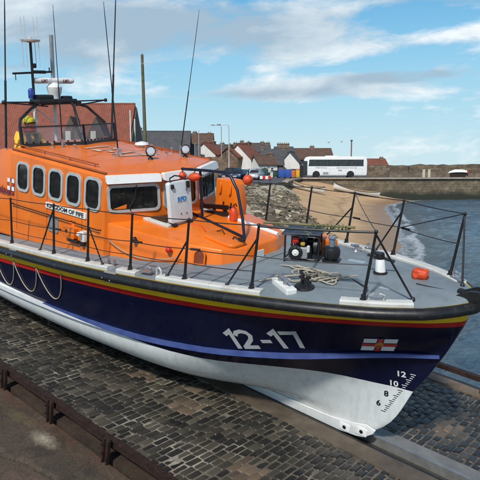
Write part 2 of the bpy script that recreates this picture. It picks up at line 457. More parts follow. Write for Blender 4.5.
# rubbing fender round the whole sheer
def sheer_curve(off=0.0, dz=0.0, n=60):
    st = []
    for k in range(n+1):
        u = (k/n)**1.5; s = u*LB; st.append(Vector((-s, W_T(s)+off, zs(s)+dz)))
    star = [Vector((p.x, -p.y, p.z)) for p in st[::-1]]
    nose = [Vector((.02+off*.8, -.07, zs(0)+dz)), Vector((.03+off*.9, .07, zs(0)+dz))]
    star[-1].x += off*.35; st[0].x += off*.35
    return star+nose+st
fsec = [(.088*math.cos(a)*(1.0 if math.cos(a) > 0 else .6), .078*math.sin(a)) for a in [2*math.pi*k/14 for k in range(14)]]
fend = MB().sweep(sheer_curve(.03, -.080), fsec, up=(0, 0, 1)).build('rubbing_fender', M_RUBBER, boat)
for s0 in (2.0, 5.02, 8.12, 11.0):
    for side in (-1, 1):
        if s0 == 2.0: continue
        pts = [Vector((-(s0+d), side*(W_T(s0+d)+.033), zs(s0+d)-.085)) for d in (-.14, -.05, .05, .14)]
        mm = MB().sweep(pts, [(x*1.13, y*1.13) for x, y in fsec], up=(0, 0, 1))
        for d in (-.10, .10):
            mm.lathe([(.014, 0), (.014, .012)], (-(s0+d), side*(W_T(s0)+.13), zs(s0)-.085), Matrix.Rotation(R(90)*-side, 3, 'X'), 8)
        mm.build('fender_clamp', M_GREYMETAL, fend)
# deck
def deck_z(x, y):
    s = -x; w = max(.1, W_T(s)); return zs(s)-.01+.075*(1-min(1, (y/w)**2))
m, nt, b = nodes_of('deck_nonslip')
f = noise_fac(nt, 1.4, 7, .65); f2 = noise_fac(nt, 5, 8, .7)
c = ramp(nt, f, [(.3, (.145, .182, .205)), (.7, (.205, .248, .272))])
c = mixc(nt, ramp(nt, f2, [(.52, (0, 0, 0)), (.74, (.6, .6, .6))]), c, (.10, .115, .12)); c = mixc(nt, ramp(nt, noise_fac(nt, 3.1, 8, .72, stretch=(.4, 1.4, 1)), [(.58, (0, 0, 0)), (.70, (.45, .45, .45))]), c, (.30, .32, .31))
nt.links.new(c, b.inputs['Base Color']); nt.links.new(mth(nt, 'MULTIPLY_ADD', f2, .5, .32), b.inputs['Roughness'])
bump(nt, b, noise_fac(nt, 260, 2), .35, .004)
M_DECK = m
MB().grid(80, 16, lambda i, j: Vector((-LB*i**1.5, (2*j-1)*(W_T(LB*i**1.5)-.005), deck_z(-LB*i**1.5, (2*j-1)*W_T(LB*i**1.5))))).build('deck', M_DECK, boat, recalc=True)
# white toe-rail plates along the deck edge
def toe(s0, s1, side, wd=.17, n=24):
    mb = MB(); sec = [(-wd/2, -.02), (-wd/2, .035), (-wd/2+.03, .055), (wd/2-.03, .055), (wd/2, .035), (wd/2, -.02)]
    pts = [Vector((-lerp(s0, s1, k/n), side*(W_T(lerp(s0, s1, k/n))-.03-wd/2), zs(lerp(s0, s1, k/n)))) for k in range(n+1)]
    return mb.sweep(pts, sec, up=(0, 0, 1), smooth=False).build('toe_rail', M_GREYW, boat)
for s0, s1, sd in ((5.2, 11.4, -1), (4.55, 4.98, -1), (2.36, 4.12, -1), (.52, 1.32, -1), (.38, 3.6, 1), (3.9, 7.0, 1), (7.2, 11.4, 1)): toe(s0, s1, sd)

# ---- wheelhouse: plan outlines at several levels
def plan(k, grow=0.0):
    ys = {0: 1.52, 1: 1.425, 2: 1.345, 3: 1.28}[k]; fx = {0: .03, 1: .02, 2: 0, 3: -.03}[k]
    return [(-9.32, -ys), (-6.02+fx, -ys), (-5.58+fx, -.46), (-5.58+fx, .46), (-6.02+fx, ys), (-9.32, ys)]
def rise(x): return max(0, (-6.0-x))*.036
def roof_z(x, y): return 3.745+rise(x)+.085*(1-(y/1.28)**2)
def wheelhouse():
    mb = MB(); L = [(0, 2.0), (1, 2.9), (2, 3.66), (3, 3.745)]
    rings = []
    for k, z in L:
        rings.append([(x, y, z+(rise(x) if k >= 2 else 0)) for x, y in plan(k)])
    vs = [p for r in rings for p in r]; fs = []; n = 6
    for a in range(3):
        for i in range(n):
            j = (i+1) % n; fs.append((a*n+i, a*n+j, (a+1)*n+j, (a+1)*n+i))
    mb.add(vs, fs)
    # crowned roof: strips between port and starboard edges
    top = rings[-1]; xs = [(-9.32, -9.32)]
    YS = [lerp(-1.28, -.46, k/8) for k in range(8)]+[lerp(-.46, .46, k/8) for k in range(8)]+[lerp(.46, 1.28, k/8) for k in range(9)]
    def roof(i, j):
        y = YS[int(round(j*24))]; ay = abs(y); xf = -5.61 if ay <= .46 else lerp(-5.61, -6.05, (ay-.46)/.82)
        x = lerp(-9.32, xf, i); return Vector((x, y, 3.745+rise(x)+.085*(1-(y/1.28)**2)*min(1, (1-i)*7)))
    mb.grid(30, 24, roof)
    back = [(-9.32, y, roof_z(-9.32, y)) for y in YS]; mb.add(back+[(-9.32, y, 2.0) for y in YS], [(k, k+1, 26+k, 25+k) for k in range(24)])
    return mb.build('wheelhouse', M_ORANGE, boat, sharp=30)
wh = wheelhouse()
# roof edge gutter, brown-orange grab rail on the starboard roof edge
g = MB()
for sd in (-1, 1):
    g.tube([(-9.3, sd*1.30, roof_z(-9.3, 1.28)+.0), (-7.8, sd*1.30, roof_z(-7.8, 1.28)), (-6.05, sd*1.30, roof_z(-6.05, 1.28))], .022, 8)
    g.tube([(-9.5, sd*1.15, roof_z(-9.3, 1.15)+.06), (-6.5, sd*1.15, roof_z(-6.5, 1.15)+.06)], .014, 8)
    for x in (-9.2, -8.3, -7.4, -6.6): g.tube([(x, sd*1.15, roof_z(x, 1.15)-.01), (x, sd*1.15, roof_z(x, 1.15)+.06)], .012, 6)
g.build('roof_grab_rail', mat('brown_orange_paint', (.30, .07, .015), .5, var=.3), wh)
# flybridge well aft: coamings, floor, aft deckhouse
m = MB()
for sd in (-1, 1):
    m.prism([(-9.30, 2.0), (-11.1, 1.9), (-11.1, 2.9), (-10.4, 3.35), (-9.9, 3.80), (-9.30, 3.86)], (lambda u, v, w, sd=sd: Vector((u, sd*(lerp(1.50, 1.26, (v-2)/1.86)-w), v))), .09)
m.box((-10.2, 0, 2.66), (1.85, 2.7, .08)); m.box((-11.1, 0, 2.4), (.08, 2.6, 1.0))
m.build('flybridge_coaming', M_ORANGE, boat, bevel=.02)
# side windows
M_FRAME = mat('window_frame_metal', (.50, .52, .52), .4, .35, var=.12, scale=9)
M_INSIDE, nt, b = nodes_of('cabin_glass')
nt.links.new(ramp(nt, noise_fac(nt, 3.6, 5, .6, stretch=(1, 1, 1.6)), [(.42, (.006, .006, .007)), (.60, (.018, .016, .014)), (.78, (.055, .05, .044))]), b.inputs['Base Color']); b.inputs['Roughness'].default_value = .05; b.inputs['Specular IOR Level'].default_value = .7  # paler blotches paint reflections and a hint of interior into the panes
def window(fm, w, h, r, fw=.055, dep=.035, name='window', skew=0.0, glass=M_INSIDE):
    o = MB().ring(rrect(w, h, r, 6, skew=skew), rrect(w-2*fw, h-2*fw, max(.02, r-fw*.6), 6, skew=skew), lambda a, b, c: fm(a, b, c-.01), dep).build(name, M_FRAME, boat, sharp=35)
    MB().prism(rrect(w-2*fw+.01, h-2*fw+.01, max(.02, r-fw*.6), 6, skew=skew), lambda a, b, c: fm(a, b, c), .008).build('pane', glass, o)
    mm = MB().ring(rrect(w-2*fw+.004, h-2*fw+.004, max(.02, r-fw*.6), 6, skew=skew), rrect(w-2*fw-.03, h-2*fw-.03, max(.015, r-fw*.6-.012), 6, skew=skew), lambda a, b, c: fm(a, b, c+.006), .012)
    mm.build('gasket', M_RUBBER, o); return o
def side_fm(xc, zc, sd=-1):
    y = lerp(1.425, 1.345, (zc-2.9)/.76); v = Vector((0, -sd*.08*-1*-1, .76)); v = Vector((0, -sd*.08, .76)).normalized()
    v = Vector((0, (1 if sd < 0 else -1)*.105, 1)).normalized(); n = Vector((0, sd, .105)).normalized()
    return lambda a, b, c: Vector((xc+a, sd*y, zc))+v*b+n*c
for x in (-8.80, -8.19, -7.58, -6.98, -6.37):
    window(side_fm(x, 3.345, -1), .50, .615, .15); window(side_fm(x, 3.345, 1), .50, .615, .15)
# windscreens on the three front facets, white visors over them
def facet(a, b, z0, z1):
    A = Vector((a[0], a[1], z0)); B = Vector((b[0], b[1], z0)); u = (B-A).normalized(); n = u.cross(Vector((0, 0, 1))).normalized()
    if n.x < 0: n = -n
    v = Vector((-.03, 0, 1)).normalized()
    mid = (A+B)/2; return (lambda p, q, w: mid+u*p+v*q+n*w), (B-A).length
P2 = [(-6.01, -1.385), (-5.565, -.46), (-5.565, .46), (-6.01, 1.385)]
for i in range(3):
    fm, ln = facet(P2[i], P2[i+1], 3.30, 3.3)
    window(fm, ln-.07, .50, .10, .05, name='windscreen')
    fv, ln2 = facet(P2[i], P2[i+1], 3.655, 3.655)
    MB().prism(rrect(ln2-.045, .135, .02, 2), lambda a, b, c, fv=fv: fv(a, b, c-.02+ (-b)*.35), .10).build('windscreen_visor', M_WHITE, boat, sharp=30)
for i, (a, l) in enumerate(((P2[0], P2[1]), (P2[1], P2[2]), (P2[2], P2[3]))):       # wipers
    fm, ln = facet(a, l, 3.30, 3.3); mm = MB()
    mm.tube([fm(.05, .24, .05), fm(.0, .02, .045), fm(-.1, -.16, .04)], .008, 6); mm.tube([fm(-.13, .05, .04), fm(-.08, -.22, .035)], .010, 6)
    mm.build('wiper', M_BLACK, boat)
# roof number, searchlights, small fittings
text_obj('roof_number', '12-17', .62, lambda u, v, w: Vector((-8.15+u, -.32+v*1.35, roof_z(-8.15+u, -.32+v*1.35)+.012+w)), mat('worn_white_lettering', (.56, .36, .25), .6, var=.3), wh, cuts=.07, bold=.012, width=1.45)
for sx, sy in ((-6.38, -.02), (-6.40, .92)):
    z = roof_z(sx, sy); q = Matrix.Rotation(R(-28), 3, 'Z') @ Matrix.Rotation(R(78), 3, 'Y')
    mm = MB(); mm.lathe([(.06, 0), (.05, .03), (.02, .04), (.018, .08)], (sx, sy, z), n=12)
    c = Vector((sx, sy, z+.155)); mm.lathe([(.03, -.11), (.07, -.09), (.098, -.02), (.10, .03), (.088, .034), (.086, .015)], c, q, 20)
    mm.tube([Vector((sx, sy-.1, z+.16)), Vector((sx, sy-.09, z+.07)), Vector((sx, sy, z+.05)), Vector((sx, sy+.09, z+.07)), Vector((sx, sy+.1, z+.16))], .010, 6)
    sl = mm.build('searchlight', M_BLACK, boat)
    MB().lathe([(.001, .022), (.05, .026), (.084, .018), (.084, .010)], c, q, 20).build('lens', mat('lamp_lens', (.62, .64, .66), .12, .3, var=.1), sl)
mm = MB()
for sx, sy, h in ((-6.75, .45, .10), (-6.62, .60, .07), (-7.15, -.15, .09), (-7.0, -.42, .06), (-8.72, -.72, .08), (-8.3, -.45, .07), (-6.9, 1.0, .12), (-7.6, 1.05, .10)):
    z = roof_z(sx, sy); mm.lathe([(.035, 0), (.03, .012), (.012, .02), (.012, h)], (sx, sy, z), n=8); mm.cbox((sx, sy, z+h), (.07, .04, .03), .006)
mm.build('roof_fitting', M_STEEL, wh)
mm = MB(); mm.lathe([(.06, 0), (.05, .04), (.16, .06), (.14, .10), (.02, .13)], (-7.95, 1.05, roof_z(-7.95, 1.05)), n=20); mm.build('roof_vent', M_WHITE, boat)
# flybridge windscreen
FW = [(-9.22, -1.10), (-8.55, -.02), (-9.05, 1.15)]
M_TINT_SHEEN, nt, b = nodes_of('tinted_sheen_windscreen'); b.inputs['Base Color'].default_value = (.30, .33, .38, 1); b.inputs['Roughness'].default_value = .04  # pale grey base colour imitates reflections as a film on the glass
tr = N(nt, 'ShaderNodeBsdfTransparent'); tr.inputs['Color'].default_value = (.92, .93, .95, 1); mx = N(nt, 'ShaderNodeMixShader')
nt.links.new(ramp(nt, noise_fac(nt, 2.0, 3), [(.3, (.06, .06, .06)), (.7, (.22, .22, .22))]), mx.inputs[0]); nt.links.new(tr.outputs[0], mx.inputs[1]); nt.links.new(b.outputs[0], mx.inputs[2])
nt.links.new(mx.outputs[0], nt.nodes['Material Output'].inputs['Surface'])
fr = MB(); panes = []
for i in range(2):
    A = Vector((*FW[i], roof_z(*FW[i])+.02)); B = Vector((*FW[i+1], roof_z(*FW[i+1])+.02)); u = (B-A).normalized(); ln = (B-A).length; lean = Vector((-.12, 0, 1)).normalized()
    n = u.cross(lean).normalized(); n = n if n.x > 0 else -n; h = .40
    fm = lambda p, q, w, A=A, u=u, n=n: A+u*p+lean*q+n*w
    fr.prism([(0, 0), (ln, 0), (ln, .075), (0, .075)], lambda p, q, w: fm(p, q-.02, w-.02), .04)
    fr.prism([(0, 0), (ln, 0), (ln, .03), (0, .03)], lambda p, q, w: fm(p, q+h-.015, w-.02), .04)
    for k in range(9): fr.box(fm(ln*(k+.5)/9, .075, .028), (.03, .03, .03))
    for e in (0, ln): fr.tube([fm(e, -.02, 0), fm(e, h+.02, 0)], .026, 8)
    panes.append(MB().prism([(.0, .05), (ln, .05), (ln, h), (0, h)], lambda p, q, w: fm(p, q, w-.004), .008))
fly = fr.build('flybridge_windscreen', M_BLACK, boat)
for p in panes: p.build('pane', M_TINT_SHEEN, fly)
# roll hoop and top platform over the flybridge
fr = MB(); tr_ = .032
fr.tube([(-9.30, -1.08, 3.80), (-9.40, -1.05, 4.30), (-9.48, -.98, 4.44), (-9.62, -.62, 4.66), (-9.68, -.42, 4.74)], tr_, 8)
fr.tube([(-8.56, -.02, 3.90), (-8.85, .05, 4.28), (-9.25, .20, 4.70), (-9.42, .25, 4.77)], tr_, 8)
fr.tube([(-9.15, 1.12, 3.82), (-9.35, 1.08, 4.30), (-9.55, .75, 4.66), (-9.65, .42, 4.76)], tr_, 8)
fr.tube([(-9.72, -.62, 4.75), (-9.72, .62, 4.77)], .026, 8); fr.tube([(-9.42, -.5, 4.75), (-9.42, .5, 4.77)], .026, 8)
fr.cbox((-9.60, -.08, 4.80), (.42, .95, .10), .02); fr.cbox((-9.62, -.30, 4.88), (.26, .34, .12), .03); fr.cbox((-9.6, .25, 4.86), (.2, .2, .10), .03)
fr.build('roll_hoop', M_BLACK, boat)
for sd in (-1, 1):
    mm = MB(); tip = Vector((-9.55, sd*1.28, 4.80)); mm.tube([tip, (-9.70, sd*.35, 4.78)], .017, 6); mm.tube([tip, (-9.40, sd*.35, 4.70)], .017, 6); mm.ball(tip, .045, 10)
    mm.build('aerial_spreader', M_BLACK, boat)
mm = MB()
for y in (-.46, .03): mm.tube([(-9.78, y, 2.7), (-9.76, y, 4.76)], .045, 10)
mm.tube([(-9.76, -.42, 4.62), (-9.76, -.02, 4.32)], .018, 6)
mast = mm.build('mast', M_WHITE, boat)
mm = MB(); mm.tube([(-9.75, -.47, 4.8), (-9.75, -.46, 6.08)], .030, 8); mm.tube([(-9.75, -.92, 5.38), (-9.75, .03, 5.43)], .022, 8)
mm.tube([(-9.75, -.86, 5.38), (-9.75, -.86, 5.24)], .010, 6); mm.cbox((-9.75, -.3, 5.42), (.06, .30, .07), .01); mm.cbox((-9.75, -.42, 5.55), (.09, .09, .10), .02)
mm.tube([(-9.75, -.05, 5.42), (-9.75, -.05, 5.52)], .014, 6)
mm.build('signal_mast', M_BLACK, boat)
mm = MB(); mm.lathe([(.02, -.03), (.20, 0), (.21, .035), (.05, .06), (.02, .10)], (-9.75, -.46, 6.05), n=18)
for k in range(4):
    a = math.pi*(k+.35)/2; x, y = .19*math.cos(a), .19*math.sin(a)
    mm.tube([(-9.75+x, -.46+y, 5.52), (-9.75+x, -.46+y, 6.55)], .006, 5); mm.tube([(-9.75+x*.2, -.46+y*.2, 6.06), (-9.75+x, -.46+y, 6.06)], .008, 5)
mm.build('direction_finder_aerial', M_GREYW, boat)
MB().lathe([(.06, 0), (.065, .02), (.065, .17), (.04, .21), (.01, .22)], (-9.7, -.56, 4.86), n=16).build('blue_beacon', M_CHROME_BLUE, boat)
mm = MB(); mm.lathe([(.13, 0), (.12, .10), (.15, .18), (.17, .30), (.12, .36), (.06, .40)], (-9.72, .03, 4.80), n=20)
rad = mm.build('radar', M_WHITE, boat)
q = Matrix.Rotation(R(-8), 3, 'Z')
MB().sweep([Vector((-9.72, .03, 5.235))+q @ Vector((0, d, 0)) for d in (-.47, -.44, -.40, .40, .44, .47)], [(.055*math.cos(k*.524), .062*math.sin(k*.524)) for k in range(12)], up=(0, 0, 1), radii=[.55, .9, 1, 1, .9, .55]).build('scanner_bar', M_WHITE, rad)
for d in (-.20, .30):
    fm = lambda u, v, w, d=d: Vector((-9.72, .03, 5.235))+q @ Vector((.056+w, d-.11+u, -.03+v))
    text_obj('maker_mark', 'LSC', .085, fm, mat('dark_red_lettering', (.12, .02, .02), .5), rad, cuts=0, bold=.004)
# whip aerials
for base, top, r0, mt, foot in (((-9.62, -1.28, 3.85), (-9.55, -1.06, 6.90), .026, M_BLACK, 0), ((-8.60, -.55, 3.87), (-8.5, -.63, 6.70), .013, M_BLACK, 1), ((-7.02, -.30, 3.83), (-7.0, -.52, 6.68), .015, M_BLACK, 1),
                                ((-9.30, 1.22, 3.85), (-9.28, 1.50, 7.25), .026, M_BLACK, 0), ((-6.62, .98, 3.80), (-6.5, 1.42, 6.68), .012, M_BLACK, 1), ((-9.76, .03, 4.85), (-9.75, .05, 6.21), .045, M_GREYMETAL, 0)):
    b0 = Vector(base); t0 = Vector(top); mm = MB()
    if r0 > .04: mm.tube([b0, t0], r0, 10)
    else:
        mm.tube([b0, b0.lerp(t0, .45), b0.lerp(t0, .46), b0.lerp(t0, .9), t0], r0, 7, radii=[1, .95, .65, .5, .28])
    wa = mm.build('whip_aerial', mt, boat)
    if foot:
        mm = MB(); d = (t0-b0).normalized(); mm.lathe([(.07, 0), (.06, .015), (.022, .03)], b0-Vector((0, 0, .01)), n=12); mm.tube([b0, b0+d*.20], .026, 8)
        mm.tube([b0+d*.18, b0+Vector((.10, -.08, 0))], .010, 5); mm.tube([b0+d*.18, b0+Vector((.04, .12, 0))], .010, 5)
        mm.build('aerial_base', M_STEEL, wa)
# ---- wheelhouse markings (starboard side)
sm = side_fm(0, 2.95, -1)
def side_lower(xc, zc):                # on the lower, flatter wheelhouse side
    y = lerp(1.52, 1.425, (zc-2.0)/.9); v = Vector((0, .1055, 1)).normalized(); n = Vector((0, -1, .1055)).normalized()
    return lambda a, b, c: Vector((xc+a, -y, zc))+v*b+n*c
nb = side_lower(-7.22, 2.86)
board = MB().prism(rrect(1.36, .118, .02, 2), lambda a, b, c: nb(a, b+.055, c-.005), .03).build('name_board', M_WHITE, boat)
text_obj('lettering', 'KINGDOM OF FIFE', .110, lambda u, v, w: nb(u-.62, v+.017, .026+w), M_LETTER_BLACK, board, cuts=0, bold=.004, width=1.24)
lf = side_lower(-10.02, 2.90)
text_obj('side_lettering', 'Lifeboats', .21, lambda u, v, w: lf(u, v, .003+w), mat('dark_red_blue_lettering', (.14, .012, .03), .5, var=.2), boat, cuts=0, bold=.008, width=.86)
M_FLAGWHITE = mat('flag_white', (.74, .74, .74), .5, var=.05); M_FLAGRED = mat('flag_red', (.50, .03, .02), .5, var=.1); M_FLAGBLUE = mat('flag_blue', (.02, .025, .09), .5, var=.1); M_GOLD = mat('flag_gold', (.55, .20, .03), .5, var=.15)
def flag(name, fm, w, h, parent, border=False):
    """white flag with a red cross edged in blue and a small anchor badge at the middle"""
    mb = MB(); mb.prism([(-w/2, -h/2), (w/2, -h/2), (w/2, h/2), (-w/2, h/2)], lambda a, b, c: fm(a, b, c), .002)
    o = mb.build(name, M_FLAGBLUE, parent)
    mb = MB(); bw = .035*w*1.3; g = .10*h
    for sx in (-1, 1):
        for sy in (-1, 1):
            x0, x1 = sorted((sx*(w*.07+g*.5), sx*(w/2-bw*.5))); y0, y1 = sorted((sy*(h*.10+g*.45), sy*(h/2-bw*.45)))
            mb.prism([(x0, y0), (x1, y0), (x1, y1), (x0, y1)], lambda a, b, c: fm(a, b, .006+c), .0015)
    mb.build('white_quarter', M_FLAGWHITE, o)
    mb = MB()
    mb.prism([(-w/2, -h*.10), (w/2, -h*.10), (w/2, h*.10), (-w/2, h*.10)], lambda a, b, c: fm(a, b, .010+c), .001)
    mb.prism([(-w*.07, -h/2), (w*.07, -h/2), (w*.07, h/2), (-w*.07, h/2)], lambda a, b, c: fm(a, b, .0105+c), .001)
    mb.build('red_cross', M_FLAGRED, o)
    mb = MB()
    mb.prism([(h*.20*math.cos(k*.5236), h*.24*math.sin(k*.5236)) for k in range(12)], lambda a, b, c: fm(a, b, .014+c), .001)
    mb.build('anchor_badge', M_GOLD, o)
    return o
fl = side_lower(-9.32, 2.86)
fm0 = side_fm(-9.30, 3.12, -1)
flag('house_flag', lambda a, b, c: fm0(a, b, c+.004), .30, .27, boat)
flag('bow_flag', lambda a, b, c: hull_xz(-1.03+a+b*.42, 1.885+b+a*.12, .005+c), .42, .27, hull)
# big hull number, drawn in heavy leaning strokes
def stroke(mb, pts, wd, fm):
    P = [Vector((x, y, 0)) for x, y in pts]; L = []; Rr = []
    for i, p in enumerate(P):
        a = (p-P[i-1]).normalized() if i else None; b = (P[i+1]-p).normalized() if i < len(P)-1 else None
        if a is None: a = b
        if b is None: b = a
        t = (a+b).normalized(); nn = Vector((-t.y, t.x, 0)); k = wd/2/max(.5, nn.dot(Vector((-a.y, a.x, 0))))
        L.append(p+nn*k); Rr.append(p-nn*k)
    for i in range(len(P)-1):
        q = [L[i], L[i+1], Rr[i+1], Rr[i]]; mb.prism([(v.x, v.y) for v in q], lambda a, b, c: fm(a, b, c), .002)
sh = -.30
def nf(a, b, c, x0): 
    return hull_xz(x0+(a+sh*b)*.86, 1.475+b*.86+(x0-NX0+a*.86)*.20, .004+c)
G = {'1': [[(-.09, .29), (.03, .36), (.03, .0)]],
     '2': [[(-.02, .27), (.02, .335), (.11, .36), (.20, .335), (.235, .27), (.20, .19), (.03, .035), (.03, .03), (.26, .03)]],
     '-': [[(0, .15), (.17, .15)]], '7': [[(0, .33), (.255, .33), (.185, .0)]]}
NX0 = x = -2.90
for ch, adv, wd in (('1', .095, .075), ('2', .335, .07), ('-', .275, .065), ('1', .075, .075), ('7', .3, .07)):
    num = MB()
    for st in G[ch]:
        fine = []
        for (a, b) in zip(st[:-1], st[1:]):
            n = max(1, int(math.hypot(a[0]-b[0], a[1]-b[1])/.07)); fine += [(lerp(a[0], b[0], k/n), lerp(a[1], b[1], k/n)) for k in range(n)]
        fine.append(st[-1]); stroke(num, fine, wd, lambda a, b, c, x0=x: nf(a, b, c, x0))
    num.build('hull_numeral', M_LETTER_SILVER, hull)
    x += (adv+.02)*.86
# draft marks by the stem
tk = MB(); 
for k in range(22):
    t = k/21; x_, z_ = lerp(-1.02, -.625, t), lerp(.62, 1.38, t); ln = .045 if k % 3 else .075
    mk_ = tk
    f_ = hull_xz if z_ > 1.72 else low_xz
    p0, p1, p2, p3 = (f_(x_-ln, z_), f_(x_, z_), f_(x_, z_+.012), f_(x_-ln, z_+.012)); tk.add([p0, p1, p2, p3], [(0, 1, 2, 3)], mi=0 if z_ < 1.09 else 1)
tk.build('draft_scale', [M_LETTER_BLACK, M_FLAGWHITE], hull, recalc=False)
for s_, x_, z_, mt in (('6', -1.17, .70, M_LETTER_BLACK), ('8', -1.06, .90, M_LETTER_BLACK), ('10', -.995, 1.115, M_FLAGWHITE), ('12', -.89, 1.31, M_FLAGWHITE)):
    text_obj('draft_figure', s_, .135, lambda u, v, w, x_=x_, z_=z_: low_xz(x_+u, z_+v, .004), mt, hull, cuts=0, bold=.004)

# ---- forward coach roof
def coach():
    mb = MB()
    lo = [(-6.3, -1.48), (-5.2, -1.42), (-4.3, -1.18), (-3.66, -.88), (-3.44, -.42), (-3.44, .42), (-3.66, .95), (-4.3, 1.25), (-5.2, 1.42), (-6.3, 1.48)]
    hi = [(-6.3, -1.42), (-5.25, -1.27), (-4.38, -1.08), (-3.74, -.80), (-3.55, -.38), (-3.55, .38), (-3.74, .84), (-4.38, 1.13), (-5.25, 1.28), (-6.3, 1.42)]
    n = len(lo); zt = lambda x, y: lerp(2.90, 2.73, (x+6.3)/2.8)
    vs = [(x, y, 2.1) for x, y in lo]+[(x, y, zt(x, y)) for x, y in hi]; c = len(vs)
    vs += [(-6.3, 0, 2.95), (-5.25, 0, 2.89), (-4.38, 0, 2.83), (-3.74, 0, 2.775)]
    fs = [(i, (i+1) % n, n+(i+1) % n, n+i) for i in range(n)]
    a = [n+0, n+1, n+2, n+3]; b = [n+9, n+8, n+7, n+6]
    for k in range(3): fs += [(a[k], a[k+1], c+k+1, c+k), (c+k, c+k+1, b[k+1], b[k])]
    fs += [(a[3], n+4, c+3), (n+4, n+5, c+3), (n+5, b[3], c+3)]
    return mb.add(vs, fs).build('coach_roof', M_ORANGE, boat, bevel=.03)
coach_o = coach()
def coach_z(x, y): 
    e = lerp(2.90, 2.73, (x+6.3)/2.8); c_ = lerp(2.95, 2.775, (x+6.3)/2.56); hw = lerp(1.42, .8, (x+6.3)/2.56); return lerp(c_, e, min(1, abs(y)/hw))
def slab(name, cx, cy, w, h, t, mt, parent, rot=0.0, r=.05, bev=.012, dz=0.0):
    q = Matrix.Rotation(R(rot), 3, 'Z')
    def fm(a, b, c):
        p = q @ Vector((a, b, 0)); return Vector((cx+p.x, cy+p.y, coach_z(cx+p.x, cy+p.y)+dz+c))
    return MB().prism(rrect(w, h, r, 4), fm, t).build(name, mt, parent, bevel=bev), fm
hf, fm = slab('hatch_frame', -5.42, -.52, .66, .52, .05, M_GREYW, coach_o, 3)
MB().prism(rrect(.44, .36, .05, 4), lambda a, b, c: fm(a+.01, b, .051+c), .006).build('hatch_opening', glassy('dark_hatch_glass', (.02, .022, .02), .12), coach_o)
o, fm = slab('raised_hatch', -4.02, -.44, .78, .40, .05, M_ORANGE, coach_o, -4, .14)
mm = MB(); mm.tube([fm(.15, .05, .05), fm(.17, .07, .09), fm(.30, .07, .09), fm(.32, .05, .05)], .014, 6); mm.cbox(fm(.34, .07, .09), (.14, .05, .05), .01); mm.build('hatch_handle', M_BLACK, coach_o)
mm = MB(); mm.tube([fm(-.3, .1, .05), fm(-.2, .14, .1), fm(-.1, .1, .05)], .010, 6); mm.build('hatch_handle', M_BLACK, coach_o)
MB().tube([(-6.0, .62, coach_z(-6, .62)+.02), (-4.6, .60, coach_z(-4.6, .6)+.02), (-3.62, .52, coach_z(-3.7, .5)+.02)], .040, 10).build('white_deck_pipe', M_WHITE, coach_o)
# non-slip panels, panel seams, bolt heads and hinges
M_GRIP = mat('orange_nonslip', (.60, .125, .008), .75, var=.10, scale=3, bmp=.5, bscale=160, dirt=(.35, .10, .03), dirt_amt=.5)
for px_, py_, pw_, ph_ in ((-4.85, -.86, .70, .34), (-4.55, .62, 1.2, .42), (-5.0, .2, .5, .2)):
    slab('grip_panel', px_, py_, pw_, ph_, .004, M_GRIP, coach_o, 4 if py_ < 0 else -4, .04, .001)
M_SEAM = mat('seam_sealant', (.22, .06, .012), .6, var=.3)
mm = MB()
for x_ in (-6.68, -7.88, -9.05):
    y_ = lambda z: -lerp(1.52, 1.425, (z-2.0)/.9) if z < 2.9 else -lerp(1.425, 1.345, (z-2.9)/.76)
    mm.tube([(x_, y_(2.2), 2.2), (x_, y_(2.55), 2.55), (x_, y_(2.9), 2.9), (x_, y_(3.3), 3.3), (x_, y_(3.62), 3.62)], .006, 5)
mm.build('panel_seam', M_SEAM, boat)
for x_ in (-8.6, -7.4):
    MB().tube([(x_, -1.22, roof_z(x_, 1.22)), (x_, -.6, roof_z(x_, .6)), (x_, 0, roof_z(x_, 0)), (x_, .6, roof_z(x_, .6)), (x_, 1.22, roof_z(x_, 1.22))], .006, 5).build('roof_seam', M_SEAM, wh)
for k in range(9):
    x_ = -6.2-.36*k; f_ = side_lower(x_, 2.80); MB().lathe([(.012, 0), (.012, .006), (.006, .010)], f_(0, -.02, 0), Matrix.Rotation(R(90), 3, 'X'), 6).build('bolt_head', M_STEEL, wh)
for x_, y_ in ((-5.62, -.29), (-5.22, -.30)): MB().cbox((x_, y_, coach_z(x_, y_)+.055), (.09, .05, .02), .005).build('hinge', M_STEEL, coach_o)
# side recess, handhold chain, small lamp and vents on the coach side
def cside(x, z):
    pts = [(-6.3, 1.45), (-5.2, 1.345), (-4.3, 1.13), (-3.66, .84)]
    for (x0, y0), (x1, y1) in zip(pts[:-1], pts[1:]):
        if x0 <= x <= x1: return Vector((x, -lerp(y0, y1, (x-x0)/(x1-x0))-.02+ (z-2.5)*.12, z))
mm = MB()
rec = [(-.075, -.10)]+[(.075*-math.cos(a*math.pi/8), .04+.075*math.sin(a*math.pi/8)) for a in range(9)]+[(.075, -.10)]
mm.ring([(a*1.25, b*1.2) for a, b in rec], rec, lambda a, b, c: cside(-4.03+a, 2.60+b)+Vector((c*.4, -c, 0)), .02)
ro = mm.build('vent_surround', M_ORANGE, coach_o)
MB().prism(rec, lambda a, b, c: cside(-4.03+a, 2.60+b)+Vector((.1*c, -.004-c, 0)), .004).build('vent_hole', mat('shadowed_rust_red', (.20, .035, .012), .7, var=.3), coach_o)
mm = MB()
for k in range(46):
    t = k/45; x_ = lerp(-5.9, -4.35, t); z_ = 2.62-.16*math.sin(math.pi*t)**.8-.04*t; p = cside(x_, z_)+Vector((0, -.03, 0)); mm.ball(p, (.022, .012, .012), 6)
mm.build('hand_chain', M_ROPE, coach_o)
for x_, z_ in ((-5.25, 2.72), (-4.55, 2.66)):
    mm = MB(); p = cside(x_, z_); mm.lathe([(.05, 0), (.05, .05), (.03, .07), (.01, .075)], p, Matrix.Rotation(R(90), 3, 'X'), 12); mm.build('side_fitting', M_RED if x_ > -5 else M_BLACK, coach_o)
mm = MB()
for x_, z_ in ((-3.62, 2.62), (-3.52, 2.55)): pass
